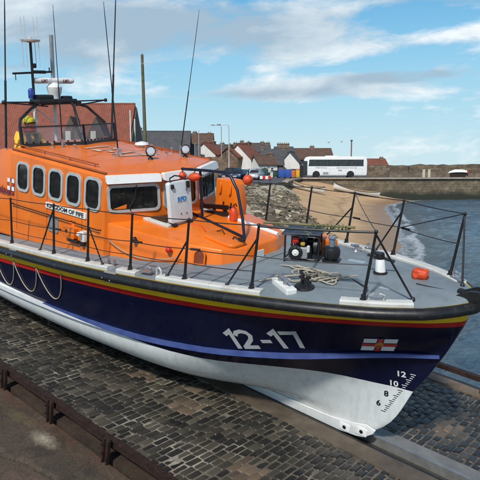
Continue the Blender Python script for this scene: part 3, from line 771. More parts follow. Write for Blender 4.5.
mm.prism([(-.11, -.07), (.11, -.07), (.11, .07), (-.11, .07)], lambda a, b, c: Vector((-3.455+c, -.20+a, 2.60+b)), .02); mm.build('white_plate', M_WHITE, coach_o)
# wheelhouse side gear: grille, orange box, lamp, grab rails
mm = MB(); f_ = side_lower(-7.62, 2.48)
mm.ring(rrect(.34, .32, .03, 2), rrect(.27, .25, .02, 2), lambda a, b, c: f_(a, b+.1, c-.005), .03)
for k in range(6): mm.prism([(-.14, -.015), (.14, -.015), (.14, .015), (-.14, .015)], lambda a, b, c, k=k: f_(a, b+.0+k*.04, c), .018)
mm.build('vent_grille', M_GREYMETAL, boat)
f_ = side_lower(-6.97, 2.50); ob = MB().prism(rrect(.36, .22, .03, 3), lambda a, b, c: f_(a, b+.04, c-.005), .10).build('side_locker', M_ORANGE, boat, bevel=.015)
MB().lathe([(.03, 0), (.03, .02), (.01, .025)], f_(-.06, .06, .093), Matrix.Rotation(R(90), 3, 'X'), 10).build('latch', M_BLACK, ob)
f_ = side_lower(-6.52, 2.50); mm = MB(); mm.cbox(f_(0, .05, .06), (.12, .10, .2), .02); mm.lathe([(.04, 0), (.045, .05), (.02, .07)], f_(0, .1, .14), Matrix.Rotation(R(90), 3, 'X'), 10); mm.build('white_deck_lamp', M_WHITE, boat)
mm = MB(); mm.cbox(f_(-.05, -.10, .05), (.10, .06, .10), .015); mm.cbox(side_lower(-6.85, 2.4)(0, 0, .05), (.3, .07, .06), .015); mm.build('black_fitting', M_BLACK, boat)
mm = MB()
for a, b in ((-9.2, -7.0), (-6.9, -6.1)):
    pa, pb = side_lower(a, 2.74)(0, 0, .06), side_lower(b, 2.74)(0, 0, .06); mm.tube([side_lower(a, 2.74)(0, 0, 0), pa, pb, side_lower(b, 2.74)(0, 0, 0)], .012, 6)
mm.build('hand_rail', M_BLACK, boat)

# ---- stanchions with braces, and the wires between them
def deck_pt(x, sd, inset=.13):
    s = -x; return Vector((x, sd*(W_T(s)-inset), zs(s)+.05))
def stanchion(x, sd, brace=None, h=.93, brz=.62, lean=0.0, chain=False, inset=.13):
    b0 = deck_pt(x, sd, inset); t0 = b0+Vector((.10+lean, 0, h)); mm = MB()
    mm.tube([b0, b0+Vector((.015, 0, .14)), t0], .0175, 8, radii=[1.3, 1.25, 1.0]); mm.ball(t0, .027, 10); mm.ball(b0.lerp(t0, .52), .023, 8)
    mm.lathe([(.05, 0), (.05, .012), (.034, .02), (.034, .07), (.02, .08)], b0-Vector((0, 0, .005)), n=10)
    o = mm.build('stanchion', M_BLACK, boat)
    if brace is not None:
        bx = deck_pt(x+brace[0], sd, inset+brace[1]); top = b0.lerp(t0, brz); mm = MB()
        if chain:
            for k in range(24): p = bx.lerp(top, k/23); mm.ball(p, (.016, .016, .024) if k % 2 else (.022, .010, .024), 6)
        else: mm.tube([bx, top], .014, 8)
        mm.lathe([(.035, 0), (.03, .03), (.018, .04)], bx-Vector((0, 0, .01)), n=8); mm.build('brace', M_BLACK, o)
    return b0, t0
SB = [stanchion(-10.0, -1), stanchion(-8.50, -1), stanchion(-6.86, -1, (-.50, 0), brz=.92), stanchion(-5.82, -1, (.42, -.02), brz=.70, chain=True), stanchion(-4.75, -1),
      stanchion(-3.64, -1, (-.33, 0), brz=.66), stanchion(-2.53, -1, (-.38, 0), brz=.80), stanchion(-1.06, -1, (.50, .09), brz=.97)]
PT = [stanchion(-9.0, 1), stanchion(-7.6, 1), stanchion(-6.2, 1), stanchion(-5.0, 1), stanchion(-3.9, 1), stanchion(-2.85, 1, (-.55, -.02), brz=.72), stanchion(-1.78, 1, (-.36, .04), brz=.80), stanchion(-.60, 1, (.32, .10), brz=.97)]
def wire(a, b, sag=.012, r=.007, name='guard_wire', mt=None):
    pts = [Vector(a).lerp(Vector(b), k/8)-Vector((0, 0, sag*4*(k/8)*(1-k/8))) for k in range(9)]
    return MB().tube(pts, r, 6).build(name, mt or M_BLACK, boat)
for row in (SB, PT):
    for (b0, t0), (b1, t1) in zip(row[:-1], row[1:]):
        wire(t0, t1, .015, .008); wire(b0.lerp(t0, .52), b1.lerp(t1, .52), .02, .007)
for (b0, t0), (b1, t1) in list(zip(SB[1:6], SB[2:7])): wire(b0.lerp(t0, .28), b1.lerp(t1, .28), .02, .006)
for row, k in ((SB, (2, 4, 5)), (PT, (5, 6, 6))):                        # rigging screws on some wires
    for i in k:
        (b0, t0), (b1, t1) = row[i], row[min(i+1, len(row)-1)]
        if i+1 < len(row):
            p = b0.lerp(t0, .52); q_ = b1.lerp(t1, .52); MB().tube([p.lerp(q_, .06), p.lerp(q_, .20)], .018, 6).build('rigging_screw', M_BLACK, boat)
wire(SB[-2][1]+Vector((.02, 0, -.01)), SB[-1][1]+Vector((-.02, 0, -.01)), .01, .017, 'guard_rail'); wire(SB[-1][1], PT[-3][1], .03, .007); wire(PT[-2][0].lerp(PT[-2][1], .5), PT[-1][1], .0, .008)
wire(SB[-1][1], PT[-2][0].lerp(PT[-2][1], .52), .0, .007) if False else None

# ---- handrail frame on the coach roof
mm = MB(); r_ = .026
mm.tube([(-5.46, -.06, 3.77), (-5.0, -.02, 3.80), (-4.42, -.02, 3.83), (-4.26, -.03, 3.77), (-4.10, -.04, 3.56), (-3.92, -.10, 3.12), (-3.82, -.15, coach_z(-3.82, -.15))], r_, 10)
mm.tube([(-5.02, -.02, 3.80), (-5.08, .10, coach_z(-5.08, .1))], r_, 10)
mm.tube([(-5.48, .16, coach_z(-5.48, .16)+.03), (-3.82, -.15, coach_z(-3.82, -.15)+.03)], r_*.95, 10)
mm.build('coach_handrail', M_NAVYPAINT, boat)
# upright orange locker on the port side with hooks, handles and black slatted step
lk = MB().prism([(-5.50, 2.72), (-4.90, 2.72), (-4.86, 3.0), (-4.93, 3.42), (-5.02, 3.50), (-5.46, 3.49)], lambda u, v, w: Vector((u, .86+w, v)), .26).build('deck_locker', M_ORANGE, boat, bevel=.025)
mm = MB()
for x_ in (-5.32, -5.06):
    MB().tube([(x_, .85, 3.42), (x_+.02, .83, 3.36), (x_+.01, .83, 3.24), (x_-.03, .84, 3.20)], .014, 6).build('hook', M_ORANGE, lk)
mm = MB()
for x_ in (-5.24, -5.04): mm.tube([(x_, .845, 3.06), (x_, .825, 2.95), (x_, .845, 2.86)], .014, 6); mm.cbox((x_, .84, 2.97), (.07, .03, .03), .005)
mm.build('latch', M_BLACK, lk)
mm = MB()
for k in range(2): mm.cbox((-5.28+k*.03, .60-k*.03, 2.99-k*.12), (.78, .06, .085), .012, Matrix.Rotation(R(-6), 3, 'Y'))
for x_ in (-5.6, -5.28, -4.98): mm.cbox((x_, .63, 2.90), (.05, .05, .24), .01)
mm.build('slatted_step', M_BLACK, boat)

# ---- foredeck: capstan engine under its guard, samson post, bow roller, fairleads, cleats
ez = deck_z(-2.75, .1)
mm = MB(); E0 = [(-2.98, -.13), (-2.52, .15), (-2.72, .52), (-3.14, .28)]; GH = .43
for x_, y_ in E0: mm.tube([(x_, y_, ez-.02), (x_, y_, ez+GH)], .016, 6)
for a, b in ((0, 1), (1, 2), (2, 3), (3, 0)): mm.tube([(*E0[a], ez+.04), (*E0[b], ez+.04)], .013, 6); mm.tube([(*E0[a], ez+GH), (*E0[b], ez+GH)], .013, 6)
p_ = Vector((*E0[0], 0)).lerp(Vector((*E0[1], 0)), .55); mm.tube([(p_.x, p_.y, ez), (p_.x, p_.y, ez+GH)], .013, 6)
mm.build('engine_guard', M_BLACK, boat)
mm = MB()
vs = [(-3.03, -.17, ez+GH), (-2.48, .13, ez+GH+.01), (-2.69, .57, ez+GH+.05), (-3.19, .31, ez+GH+.04)]
mm.add(vs+[(x_, y_, z_+.03) for x_, y_, z_ in vs], [(3, 2, 1, 0), (4, 5, 6, 7), (0, 1, 5, 4), (1, 2, 6, 5), (2, 3, 7, 6), (3, 0, 4, 7)])
mm.build('engine_canopy', mat('slate_blue_paint', (.025, .036, .055), .45, var=.35, scale=7, dirt=(.12, .13, .13), dirt_amt=.5), boat, bevel=.01)
eq = Matrix.Rotation(R(28), 3, 'Z'); qx = eq @ Matrix.Rotation(R(90), 3, 'X'); qy = eq @ Matrix.Rotation(R(90), 3, 'Y'); ce = Vector((-2.80, .12, ez+.17))
E = lambda a, b, c: ce+eq @ Vector((a, b, c))
mm = MB(); mm.cbox(E(0, .05, -.05), (.30, .26, .22), .03, eq); mm.lathe([(.10, -.04), (.118, .0), (.118, .05), (.075, .065), (.07, .045), (.02, .045)], E(-.10, -.11, -.02), qx, 20)
mm.lathe([(.04, 0), (.08, .02), (.135, .04), (.14, .10), (.12, .12), (.06, .15)], E(.13, .05, .05), qy, 18)
mm.lathe([(.055, -.16), (.06, -.15), (.06, .12), (.05, .13)], E(.02, .20, .09), qy, 14)
for k in range(6): mm.cbox(E(-.05, .06, .08+.018*k), (.20, .20, .008), .002, eq)
eng = mm.build('capstan_engine', M_BLACK, boat)
MB().lathe([(.045, 0), (.056, .012), (.040, .022), (.034, .014)], E(-.10, -.158, -.02), qx, 18).build('flywheel_ring', M_WHITE, eng)
MB().lathe([(.016, .0), (.018, .03), (.012, .036), (.004, .036)], E(-.10, -.158, -.02), qx, 12).build('hub', M_WHITE, eng)
MB().cbox(E(.03, -.12, -.02), (.13, .07, .20), .03, eq).build('cylinder_cover', M_GREYMETAL, eng)
mm = MB(); mm.cbox(E(-.12, .0, .15), (.11, .14, .12), .035, eq); mm.build('engine_tank', M_RED, eng)
MB().cbox(E(.10, -.13, .05), (.05, .06, .11), .015, eq).build('air_box', M_GREYW, eng)
MB().cbox(E(.01, -.14, .13), (.07, .05, .05), .012, eq).build('yellow_filler', mat('dull_yellow_paint', (.40, .27, .03), .5), eng)
for k in range(9):
    mm = MB(); a = Vector((rnd.uniform(-.16, .18), rnd.uniform(-.14, .14), rnd.uniform(-.1, .22))); mm.tube([E(*a), E(*(a+Vector((rnd.uniform(-.08, .08), rnd.uniform(-.08, 0), .05)))), E(*(a+Vector((rnd.uniform(-.12, .12), rnd.uniform(-.10, .02), -.03))))], .007, 6); mm.build('engine_pipework', M_STEEL if k % 2 else M_BLACK, eng)
mm = MB(); cc = Vector((-2.36, .28, deck_z(-2.36, .28))); mm.lathe([(.145, 0), (.145, .025), (.10, .04), (.105, .06), (.13, .09), (.135, .20), (.12, .24), (.06, .255)], cc, n=18)
for k in range(8): mm.cbox(cc+Matrix.Rotation(k*.785, 3, 'Z') @ Vector((.13, 0, .145)), (.02, .03, .11), .005, Matrix.Rotation(k*.785, 3, 'Z'))
cap = mm.build('capstan', M_BLACK, boat)
mm = MB(); mm.lathe([(.05, .24), (.05, .37), (.065, .385), (.065, .41), (.02, .425)], cc, n=14); mm.build('capstan_head', mat('blue_grey_paint', (.16, .20, .25), .4, var=.15), cap)
pz = deck_z(-1.42, .15); pc = Vector((-1.42, .15, pz)); lean = Matrix.Rotation(R(-6), 3, 'Y')
mm = MB(); mm.lathe([(.085, 0), (.078, .04), (.066, .20), (.055, .225)], pc, lean, 18); post = mm.build('samson_post', M_WHITE, boat)
mm = MB(); mm.lathe([(.105, -.01), (.105, .025), (.085, .035)], pc, None, 18); mm.build('post_base', M_BLACK, post)
mm = MB(); tp_ = pc+Vector((-.022, 0, .215)); mm.lathe([(.058, 0), (.066, .015), (.066, .085), (.05, .10), (.02, .10)], tp_, lean, 16)
d = Vector((.75, .50, -.10)).normalized()
mm.tube([tp_-d*.19+Vector((0, 0, .035)), tp_-d*.06+Vector((0, 0, .04))], .022, 8); mm.tube([tp_+d*.05+Vector((0, 0, .02)), tp_+d*.21+Vector((0, 0, -.005))], .022, 8)
mm.build('post_cap', M_BLACK, post)
mm = MB()
for y_ in (-.115, .115):
    mm.prism([(-.30, -.05), (-.05, -.05), (.10, -.12), (.17, -.05), (.17, .09), (.09, .15), (-.02, .13), (-.16, .05)], lambda u, v, w, y_=y_: Vector((u, y_-.022+w, 2.72+v)), .044)
mm.lathe([(.075, -.10), (.05, -.05), (.042, 0), (.05, .05), (.075, .10)], (.08, 0, 2.76), Matrix.Rotation(R(90), 3, 'X'), 16); mm.cbox((-.12, 0, 2.70), (.40, .22, .05), .012); mm.cbox((-.16, .0, 2.76), (.10, .10, .10), .02)
mm.lathe([(.03, -.15), (.03, .15)], (.08, 0, 2.76), Matrix.Rotation(R(90), 3, 'X'), 10)
mm.tube([(-.30, 0, 2.74), (-.62, -.03, 2.735), (-.78, -.02, 2.728)], .012, 6)
mm.build('bow_roller', M_BLACK, boat)
def fairlead(x_, sd, name='fairlead'):
    b0 = deck_pt(x_, sd, .15); mm = MB(); b1 = deck_pt(x_+.05, sd, .15); u = (b1-b0).normalized(); nrm = Vector((-u.y, u.x, 0)).normalized()
    q_ = Matrix((u, nrm, Vector((0, 0, 1)))).transposed()
    mm.cbox(b0+Vector((0, 0, .01)), (.24, .09, .025), .008, q_)
    for s_ in (-1, 1): mm.tube([b0+u*.09*s_, b0+u*.10*s_+Vector((0, 0, .07)), b0+u*.03*s_+Vector((0, 0, .095))], .022, 8)
    return mm.build(name, M_STEEL, boat)
fairlead(-.92, -1); fairlead(-4.42, -1); fairlead(-.45, 1); fairlead(-2.25, 1)
mm = MB(); hp = deck_pt(-4.42, -1, .16); mm.tube([hp+Vector((.22, .02, .0)), hp+Vector((.22, .02, .10)), hp+Vector((.27, .02, .13)), hp+Vector((.33, .01, .10)), hp+Vector((.34, .01, .0))], .016, 6); mm.build('white_eye', M_GREYW, boat)
mm = MB(); bz = deck_z(-2.2, -1.2)
q_ = Matrix.Rotation(R(-28), 3, 'Z'); mm.cbox((-2.22, -1.14, bz+.03), (.52, .16, .09), .02, q_); mm.build('white_chock', M_WHITE, boat)
mm = MB(); c0 = Vector((-2.24, -1.13, bz+.08)); mm.tube([c0+Vector((-.08, .03, 0)), c0+Vector((-.08, .03, .10))], .03, 8); mm.tube([c0+Vector((.06, -.04, 0)), c0+Vector((.06, -.04, .10))], .03, 8); mm.tube([c0+Vector((-.2, .09, .08)), c0+Vector((.17, -.10, .08))], .022, 8); mm.build('chock_bollard', M_STEEL, boat)
mm = MB(); cb = Vector((-1.98, -.98, deck_z(-1.98, -.98)))
mm.lathe([(.15, 0), (.14, .03), (.05, .05)], cb, n=14)
for sx_ in (-1, 1): mm.tube([cb+Vector((.06*sx_, -.03*sx_, .03)), cb+Vector((.05*sx_, -.02*sx_, .17)), cb+Vector((.11*sx_, -.05*sx_, .19))], .026, 8)
mm.tube([cb+Vector((-.13, .06, .12)), cb+Vector((.13, -.06, .12))], .022, 8); mm.build('mooring_cleat', M_BLACK, boat)
for (x_, y_) in ((-1.9, .95), (-3.05, 1.28), (-2.45, 1.22)):
    mm = MB(); c0 = Vector((x_, y_, deck_z(x_, y_))); mm.lathe([(.07, 0), (.06, .02), (.03, .03), (.03, .09), (.06, .11), (.02, .12)], c0, n=12); mm.tube([c0+Vector((-.12, .03, .08)), c0+Vector((.12, -.03, .08))], .02, 6); mm.build('deck_cleat', M_STEEL if x_ < -2 else M_BLACK, boat)
mm = MB(); mm.prism(rrect(.30, .12, .02, 3), lambda a, b, c: Vector((-2.05+a, .55+b, deck_z(-2.05+a, .55+b)+c)), .006); mm.prism(rrect(.3, .12, .02, 3), lambda a, b, c: Vector((-1.05+a*.5, -.42+b*.4, deck_z(-1.05+a*.5, -.42+b*.4)+c)), .004); mm.build('deck_plate', mat('pale_blue_paint', (.30, .37, .42), .5), boat)
mm = MB()
for x_ in (-5.45, -5.3): mm.cbox(deck_pt(x_, -1, .25)+Vector((0, 0, .03)), (.08, .06, .08), .01)
mm.build('deck_eye', M_STEEL, boat)
# orange box by the port rail, abaft the capstan
db = MB(); db.cbox((-2.76, .72, deck_z(-2.76, .72)+.14), (.42, .22, .28), .03, Matrix.Rotation(R(-24), 3, 'Z')); db = db.build('deck_box', M_ORANGE, boat)
q_ = Matrix.Rotation(R(-24), 3, 'Z'); MB().cbox(Vector((-2.76, .72, deck_z(-2.76, .72)+.14))+q_ @ Vector((-.08, -.112, 0)), (.10, .01, .14), .003, q_).build('notice', M_WHITE, db)
for x_ in (-3.3, -4.4):
    s_ = -x_; MB().tube([(x_, lerp(-1, 1, k/12)*(W_T(s_)-.28), deck_z(x_, lerp(-1, 1, k/12)*(W_T(s_)-.28))+.001) for k in range(13)], .005, 5).build('deck_seam', M_RUBBER, boat)
# grab line looped along the topsides
def loops():
    mb = MB(); st = [9.9, 9.1, 8.28, 7.38, 6.52]
    for a, b in zip(st[:-1], st[1:]):
        pts = []
        for k in range(17):
            t = k/16; s_ = lerp(a, b, t); d_ = .26+ .60*(1-(2*t-1)**2)**.85; pts.append(hull_map(s_, d_, .016))
        mb.tube(pts, .011, 6)
    return mb.build('grab_line', M_ROPE, hull)
loops()
# =================================================================== loose things aboard (placed in the boat's frame)
def B(x, y, z): return MBOAT @ Vector((x, y, z))
def at_boat(x, y, z, rz=0): return MBOAT @ Matrix.Translation((x, y, z)) @ Matrix.Rotation(R(rz), 4, 'Z')
# round rail floats
def rail_float(p, r, label, elong=1.0, rot=0):
    t = thing('rail_float', label, 'float', at_boat(*p, rot), 'orange floats tied to the coach roof handrail')
    mm = MB(); n = 18
    prof = [(.02, -1), (.35, -.93), (.72, -.68), (.96, -.25), (1, 0), (.96, .25), (.72, .68), (.35, .93), (.12, 1.0), (.10, 1.12), (.02, 1.12)]
    mm.lathe([(a*r, b*r*elong) for a, b in prof], rot=Matrix.Rotation(R(80), 3, 'Y'), n=n); mm.build('vinyl_ball', M_FLOAT, t)
    mm = MB(); mm.tube([(.0, 0, r*.75), (.02, 0, r+.05), (0, .02, r+.09)], .010, 6); mm.tube([(r*.45*math.cos(k*.524), .3*r*math.sin(k*.1), r*.92*math.sin(k*.3)) for k in range(8)], .010, 6); mm.build('lashing', M_BLACK, t)
    return t
rail_float((-5.44, -.06, 3.65), .075, 'small round orange float at the aft end of the boat rail, beside the white case', .9)
rail_float((-5.14, -.05, 3.66), .078, 'long orange float hanging under the boat rail next to the small round one', 1.75, 8)
rail_float((-3.93, .03, 3.76), .09, 'large round orange float on its own at the forward corner of the boat rail', .95, -20)
# white liferaft case standing on the coach roof
lr = thing('liferaft_case', 'white upright raft case with blue lettering, standing by the open hatch', 'raft case', at_boat(-5.13, -.44, 2.90, 2))
fm = lambda a, b, c: Vector((c+b*-.09, a, b))
MB().prism(rrect(.54, .72, .05, 4, 0, .37), fm, .09).build('case', mat('cool_white_paint', (.60, .66, .67), .4, var=.06, scale=4, dirt=(.36, .36, .33), dirt_amt=.3), lr, bevel=.012)
MB().prism(rrect(.24, .11, .01, 2, .02, .43), lambda a, b, c: fm(a, b, .092+c), .003).build('label_panel', M_FLAGWHITE, lr)
text_obj('lettering', 'RFD', .105, lambda u, v, w: fm(-.09+u, .385+v, .0965+w), mat('sky_blue_lettering', (.03, .25, .62), .5), lr, cuts=0, bold=.006, width=.22)
mm = MB()
for a, b in ((-.02, .16), (.12, .15)): mm.lathe([(.014, 0), (.010, .008)], fm(a, b, .092), Matrix.Rotation(R(90), 3, 'Y'), 8)
mm.build('rivet', M_BLACK, lr)
mm = MB(); mm.tube([fm(-.2, .72, .06), fm(-.19, .80, .04), fm(-.05, .83, .02), fm(.1, .80, .02), fm(.2, .72, .06)], .013, 6); mm.cbox(fm(.18, .66, .10), (.05, .07, .12), .01); mm.cbox(fm(-.2, .66, .10), (.04, .06, .08), .01); mm.tube([fm(.12, .56, .11), fm(.2, .7, .10)], .010, 6); mm.build('carrying_strap', M_BLACK, lr)
mm = MB(); 
for a in (-.19, .2): MB().cbox(fm(a, -.02, .04), (.16, .08, .05), .01).build('foot', M_BLACK, lr)
# red canister hung by the orange locker
rc = thing('red_canister', 'small red canister hanging beside the upright orange deck locker', 'canister', at_boat(-4.68, .52, 2.82))
MB().lathe([(.04, 0), (.075, .02), (.08, .10), (.074, .19), (.05, .245), (.025, .26), (.025, .30), (.01, .31)], n=16).build('canister', M_FLOAT, rc); MB().tube([(0, 0, .30), (.05, 0, .34), (.08, 0, .29)], .012, 6).build('handle', M_BLACK, rc)
# orange bag on the foredeck
bg = thing('orange_bag', 'crumpled orange buoyancy bag lying on the grey foredeck', 'bag', at_boat(-.86, .27, deck_z(-.86, .27), 20))
bm = bmesh.new(); bmesh.ops.create_cube(bm, size=1); bmesh.ops.subdivide_edges(bm, edges=bm.edges[:], cuts=7, use_grid_fill=True)
for v in bm.verts:
    c = v.co.copy(); d = c.normalized()*.62; c = c.lerp(d, .55); c = Vector((c.x*.205, c.y*.15, (c.z+.45)*.14))
    k = mnoise.noise(c*17)*.030+(.5-abs(mnoise.noise(c*34)))*.022; v.co = c+d*k; v.co.z = max(0, v.co.z)
me = bpy.data.meshes.new('bag_body'); bm.to_mesh(me); bm.free(); me.materials.append(M_FLOAT)
for p in me.polygons: p.use_smooth = True
o = bpy.data.objects.new('bag_body', me); COL.objects.link(o); o.parent = bg
mm = MB(); mm.tube([(-.10, -.06, .03), (-.04, -.085, .028), (.04, -.085, .03), (.10, -.06, .03)], .008, 6); mm.tube([(-.11, -.03, .05), (-.05, 0, .118), (.05, .01, .12), (.11, .03, .05)], .007, 6); mm.build('strap', mat('dark_red_webbing', (.16, .012, .008), .7), bg)
# rope heap and lines on the foredeck
rp = thing('mooring_rope', 'pale mooring rope heaped on the foredeck in front of the engine guard', 'rope', at_boat(-2.05, -.45, deck_z(-2.05, -.45)))
mm = MB(); rr = random.Random(3)
def dz(x, y): return deck_z(-2.05+x, -.45+y)-deck_z(-2.05, -.45)
for k in range(7):
    pts = []; ph = rr.uniform(0, 6); cx, cy = rr.uniform(-.42, .12), rr.uniform(-.20, .12); a0, b0 = rr.uniform(.10, .34), rr.uniform(.05, .16); tw = rr.uniform(-.9, .3)
    for i in range(26):
        t = i/25*2*math.pi*rr.uniform(.9, 1.0)*1.05+ph; w_ = 1+.28*math.sin(2.3*t+k)+.12*math.sin(5*t); x_, y_ = cx+a0*w_*math.cos(t), cy+b0*w_*math.sin(t)+tw*a0*math.cos(t)*.5; pts.append((x_, y_, dz(x_, y_)+.015+.012*k*(.5+.5*math.sin(t*1.3+k))+.012*math.sin(4*t)))
    mm.tube(pts, .0115, 6)
for st, en, wv in (((-.62, -.70), (.42, .08), .07), ((-.55, -.45), (.05, -.42), .06), ((-.1, -.38), (.52, .12), .04), ((-.45, -.30), (.38, -.02), .09)):
    pts = []
    for i in range(26):
        t = i/25; x_ = lerp(st[0], en[0], t)+.03*math.sin(9*t); y_ = lerp(st[1], en[1], t)+wv*math.sin(6*t+st[1]*9)+.02*math.sin(17*t); pts.append((x_, y_, dz(x_, y_)+.018+.05*abs(math.sin(math.pi*t*1.5))))
    mm.tube(pts, .0115, 6)
mm.build('rope', M_ROPE, rp)
def rope_thing(name, label, cat, pts, r, mt, grp=None):
    M = at_boat(*pts[0]); t = MB().tube([Vector(p)-Vector(pts[0]) for p in pts], r, 8).build(name, mt); t.matrix_world = M; return tag(t, label, cat, grp)
ra, rb = SB[-2][1], SB[-1][1]
def rl(t, d=Vector((0, 0, 0))): return ra.lerp(rb, t)+d
bh = rope_thing('boathook', 'long olive wooden boathook lashed along the guard rail beside the engine', 'boathook', [rl(.03, Vector((0, .03, .035))), rl(.3, Vector((0, .035, .035))), rl(.6, Vector((0, .035, .035))), rl(.82, Vector((0, .03, .035)))], .017, mat('weathered_wood', (.17, .15, .075), .7, var=.35))
rope_thing('lashing_rope', 'dark green rope wound round the guard rail and boathook', 'rope', [rl(.46+.0095*k, Vector((0, .02+.036*math.cos(k*1.9), .018+.042*math.sin(k*1.9)))) for k in range(34)], .010, M_OLIVE)
rope_thing('hanging_line', 'pale line hanging slack from the guard rail across the engine canopy', 'rope', [rl(.44, Vector((0, .03, .03))), Vector((-2.12, -.9, 3.40)), Vector((-2.35, -.35, 3.20)), Vector((-2.62, .0, 3.06)), Vector((-2.72, .10, 3.05))], .016, M_ROPE)
rope_thing('foredeck_line', 'thin black line lying from the post towards the starboard stanchion', 'rope', [(-1.95, -.20, 2.63), (-1.6, -.33, 2.66), (-1.2, -.62, 2.72), (-1.1, -.93, 2.85)], .012, M_BLACK)
rope_thing('coach_line', 'orange line lying loose on the coach roof beside the raised hatch', 'rope', [(-5.0+.12*k, -.35+.10*math.sin(k*.9), coach_z(-5+.12*k, -.35)+.015) for k in range(9)], .012, M_FLOAT)

# =================================================================== people
def person(name, label, M, P, parts, scale=1.0):
    t = thing(name, label, 'person', M); return t
def figure(t, J, cols, hair=None, fingers=True):
    """one continuous body with a clothed skin over it. J: joints; cols: (jacket, trousers, shoes)"""
    head = Vector(J['head']); neck = Vector(J['neck']); chest = Vector(J['chest']); waist = Vector(J['waist']); pel = Vector(J['pelvis'])
    body = [[(tuple(pel), (.15, .115)), (tuple(waist), (.125, .095)), (tuple(chest), (.15, .11)), (tuple(neck-Vector((0, 0, .04))), (.065, .06)), (tuple(neck+Vector((0, 0, .03))), (.052, .055)), (tuple(head-Vector((0, 0, .06))), (.070, .080)), (tuple(head+Vector((0, 0, .01))), (.080, .098)), (tuple(head+Vector((0, 0, .09))), (.062, .078))]]
    jk = [[(tuple(pel+Vector((0, 0, -.06))), (.185, .15)), (tuple(waist), (.175, .14)), (tuple(chest), (.195, .15)), (tuple(neck-Vector((0, 0, .05))), (.11, .10)), (tuple(neck+Vector((0, 0, .01))), (.085, .085))]]
    tr = []
    for s in ('l', 'r'):
        sh, el, wr = (Vector(J[s+k]) for k in ('_sh', '_el', '_wr')); hp, kn, an, toe = (Vector(J[s+k]) for k in ('_hip', '_knee', '_ank', '_toe'))
        body.append([(tuple(chest), (.15, .11)), (tuple(sh), .058), (tuple(el), .043), (tuple(wr), .030)])
        d = (wr-el).normalized(); palm = wr+d*.075
        body[-1].append((tuple(palm), (.038, .020)))
        jk.append([(tuple(chest), (.195, .15)), (tuple(sh), .092), (tuple(sh.lerp(el, .5)), .080), (tuple(el), .070), (tuple(el.lerp(wr, .55)), .062), (tuple(wr), .050)])
        body.append([(tuple(pel), (.15, .115)), (tuple(hp), .085), (tuple(kn), .057), (tuple(an), .038)])
        tr.append([(tuple(pel), (.165, .13)), (tuple(hp), .105), (tuple(hp.lerp(kn, .5)), .09), (tuple(kn), .078), (tuple(kn.lerp(an, .5)), .07), (tuple(an), .06)])
        mm = MB(); fd = (toe-an); fd.z = 0; fd.normalize()
        mm.sweep([an+Vector((0, 0, -.02))-fd*.07, an+Vector((0, 0, -.03))+fd*.02, an+Vector((0, 0, -.045))+fd*.12, an+Vector((0, 0, -.055))+fd*.19], [(.048*math.cos(k*.6283), .042*math.sin(k*.6283)) for k in range(10)], up=(0, 0, 1), radii=[.8, 1.05, 1.0, .6]); mm.build('shoe', cols[2], t)
        if fingers:
            side = d.cross(Vector((0, 0, 1))); side = side.normalized() if side.length > .1 else Vector((1, 0, 0)); dn = d.cross(side).normalized()
            if dn.z > 0: dn = -dn
            for k, ln in enumerate((.070, .080, .074, .058)):
                a = palm-d*.02+side*(.026-.0173*k); b = palm+d*.028+side*(.030-.020*k)
                body.append([(tuple(a), .0085), (tuple(b), .0088), (tuple(b+d*ln*.45+dn*ln*.12), .0082), (tuple(b+d*ln*.70+dn*ln*.42), .0074), (tuple(b+d*ln*.75+dn*ln*.72), .0062)])
            sg = 1 if s == 'l' else -1; sd2 = side*sg; a = wr+d*.03
            body.append([(tuple(a), .010), (tuple(a+sd2*.038+d*.02), .0105), (tuple(a+sd2*.055+d*.05+dn*.01), .009), (tuple(a+sd2*.055+d*.075+dn*.022), .007)])
    bo = skin_obj('body', body, M_SKIN, t, 2)
    for nm, chn, mt in (('jacket', jk, cols[0]), ('trousers', tr, cols[1])):
        g_ = skin_obj(nm, chn, mt, t, 3)
        for v in g_.data.vertices:              # cloth folds
            c_ = v.co; k_ = (.5-abs(mnoise.noise(Vector((c_.x*7, c_.y*7, c_.z*11)))))*.030+mnoise.noise(c_*26)*.007; v.co = c_+v.normal*k_
    return bo
def face(t, head, fwd, up=Vector((0, 0, 1))):
    fwd = Vector(fwd).normalized(); sd = up.cross(fwd).normalized(); h = Vector(head)
    mm = MB(); mm.ball(h+fwd*.102+up*-.012, (.013, .013, .022), 8); mm.build('nose', M_SKIN, t)
    for s in (-1, 1):
        mm = MB(); mm.ball(h+fwd*.088+sd*s*.033+up*.022, (.014, .010, .008), 8); mm.build('eye', M_FLAGWHITE, t)
        mm = MB(); mm.ball(h+fwd*.097+sd*s*.033+up*.022, .006, 8); mm.build('pupil', M_BLACK, t)
        mm = MB(); mm.ball(h+sd*s*.088+up*.0, (.014, .018, .030), 8); mm.build('ear', M_SKIN, t)
    mm = MB(); mm.tube([h+fwd*.090+sd*-.024-up*.052, h+fwd*.098-up*.054, h+fwd*.090+sd*.024-up*.052], .006, 6); mm.build('mouth', mat('lip', (.35, .10, .08), .5), t)
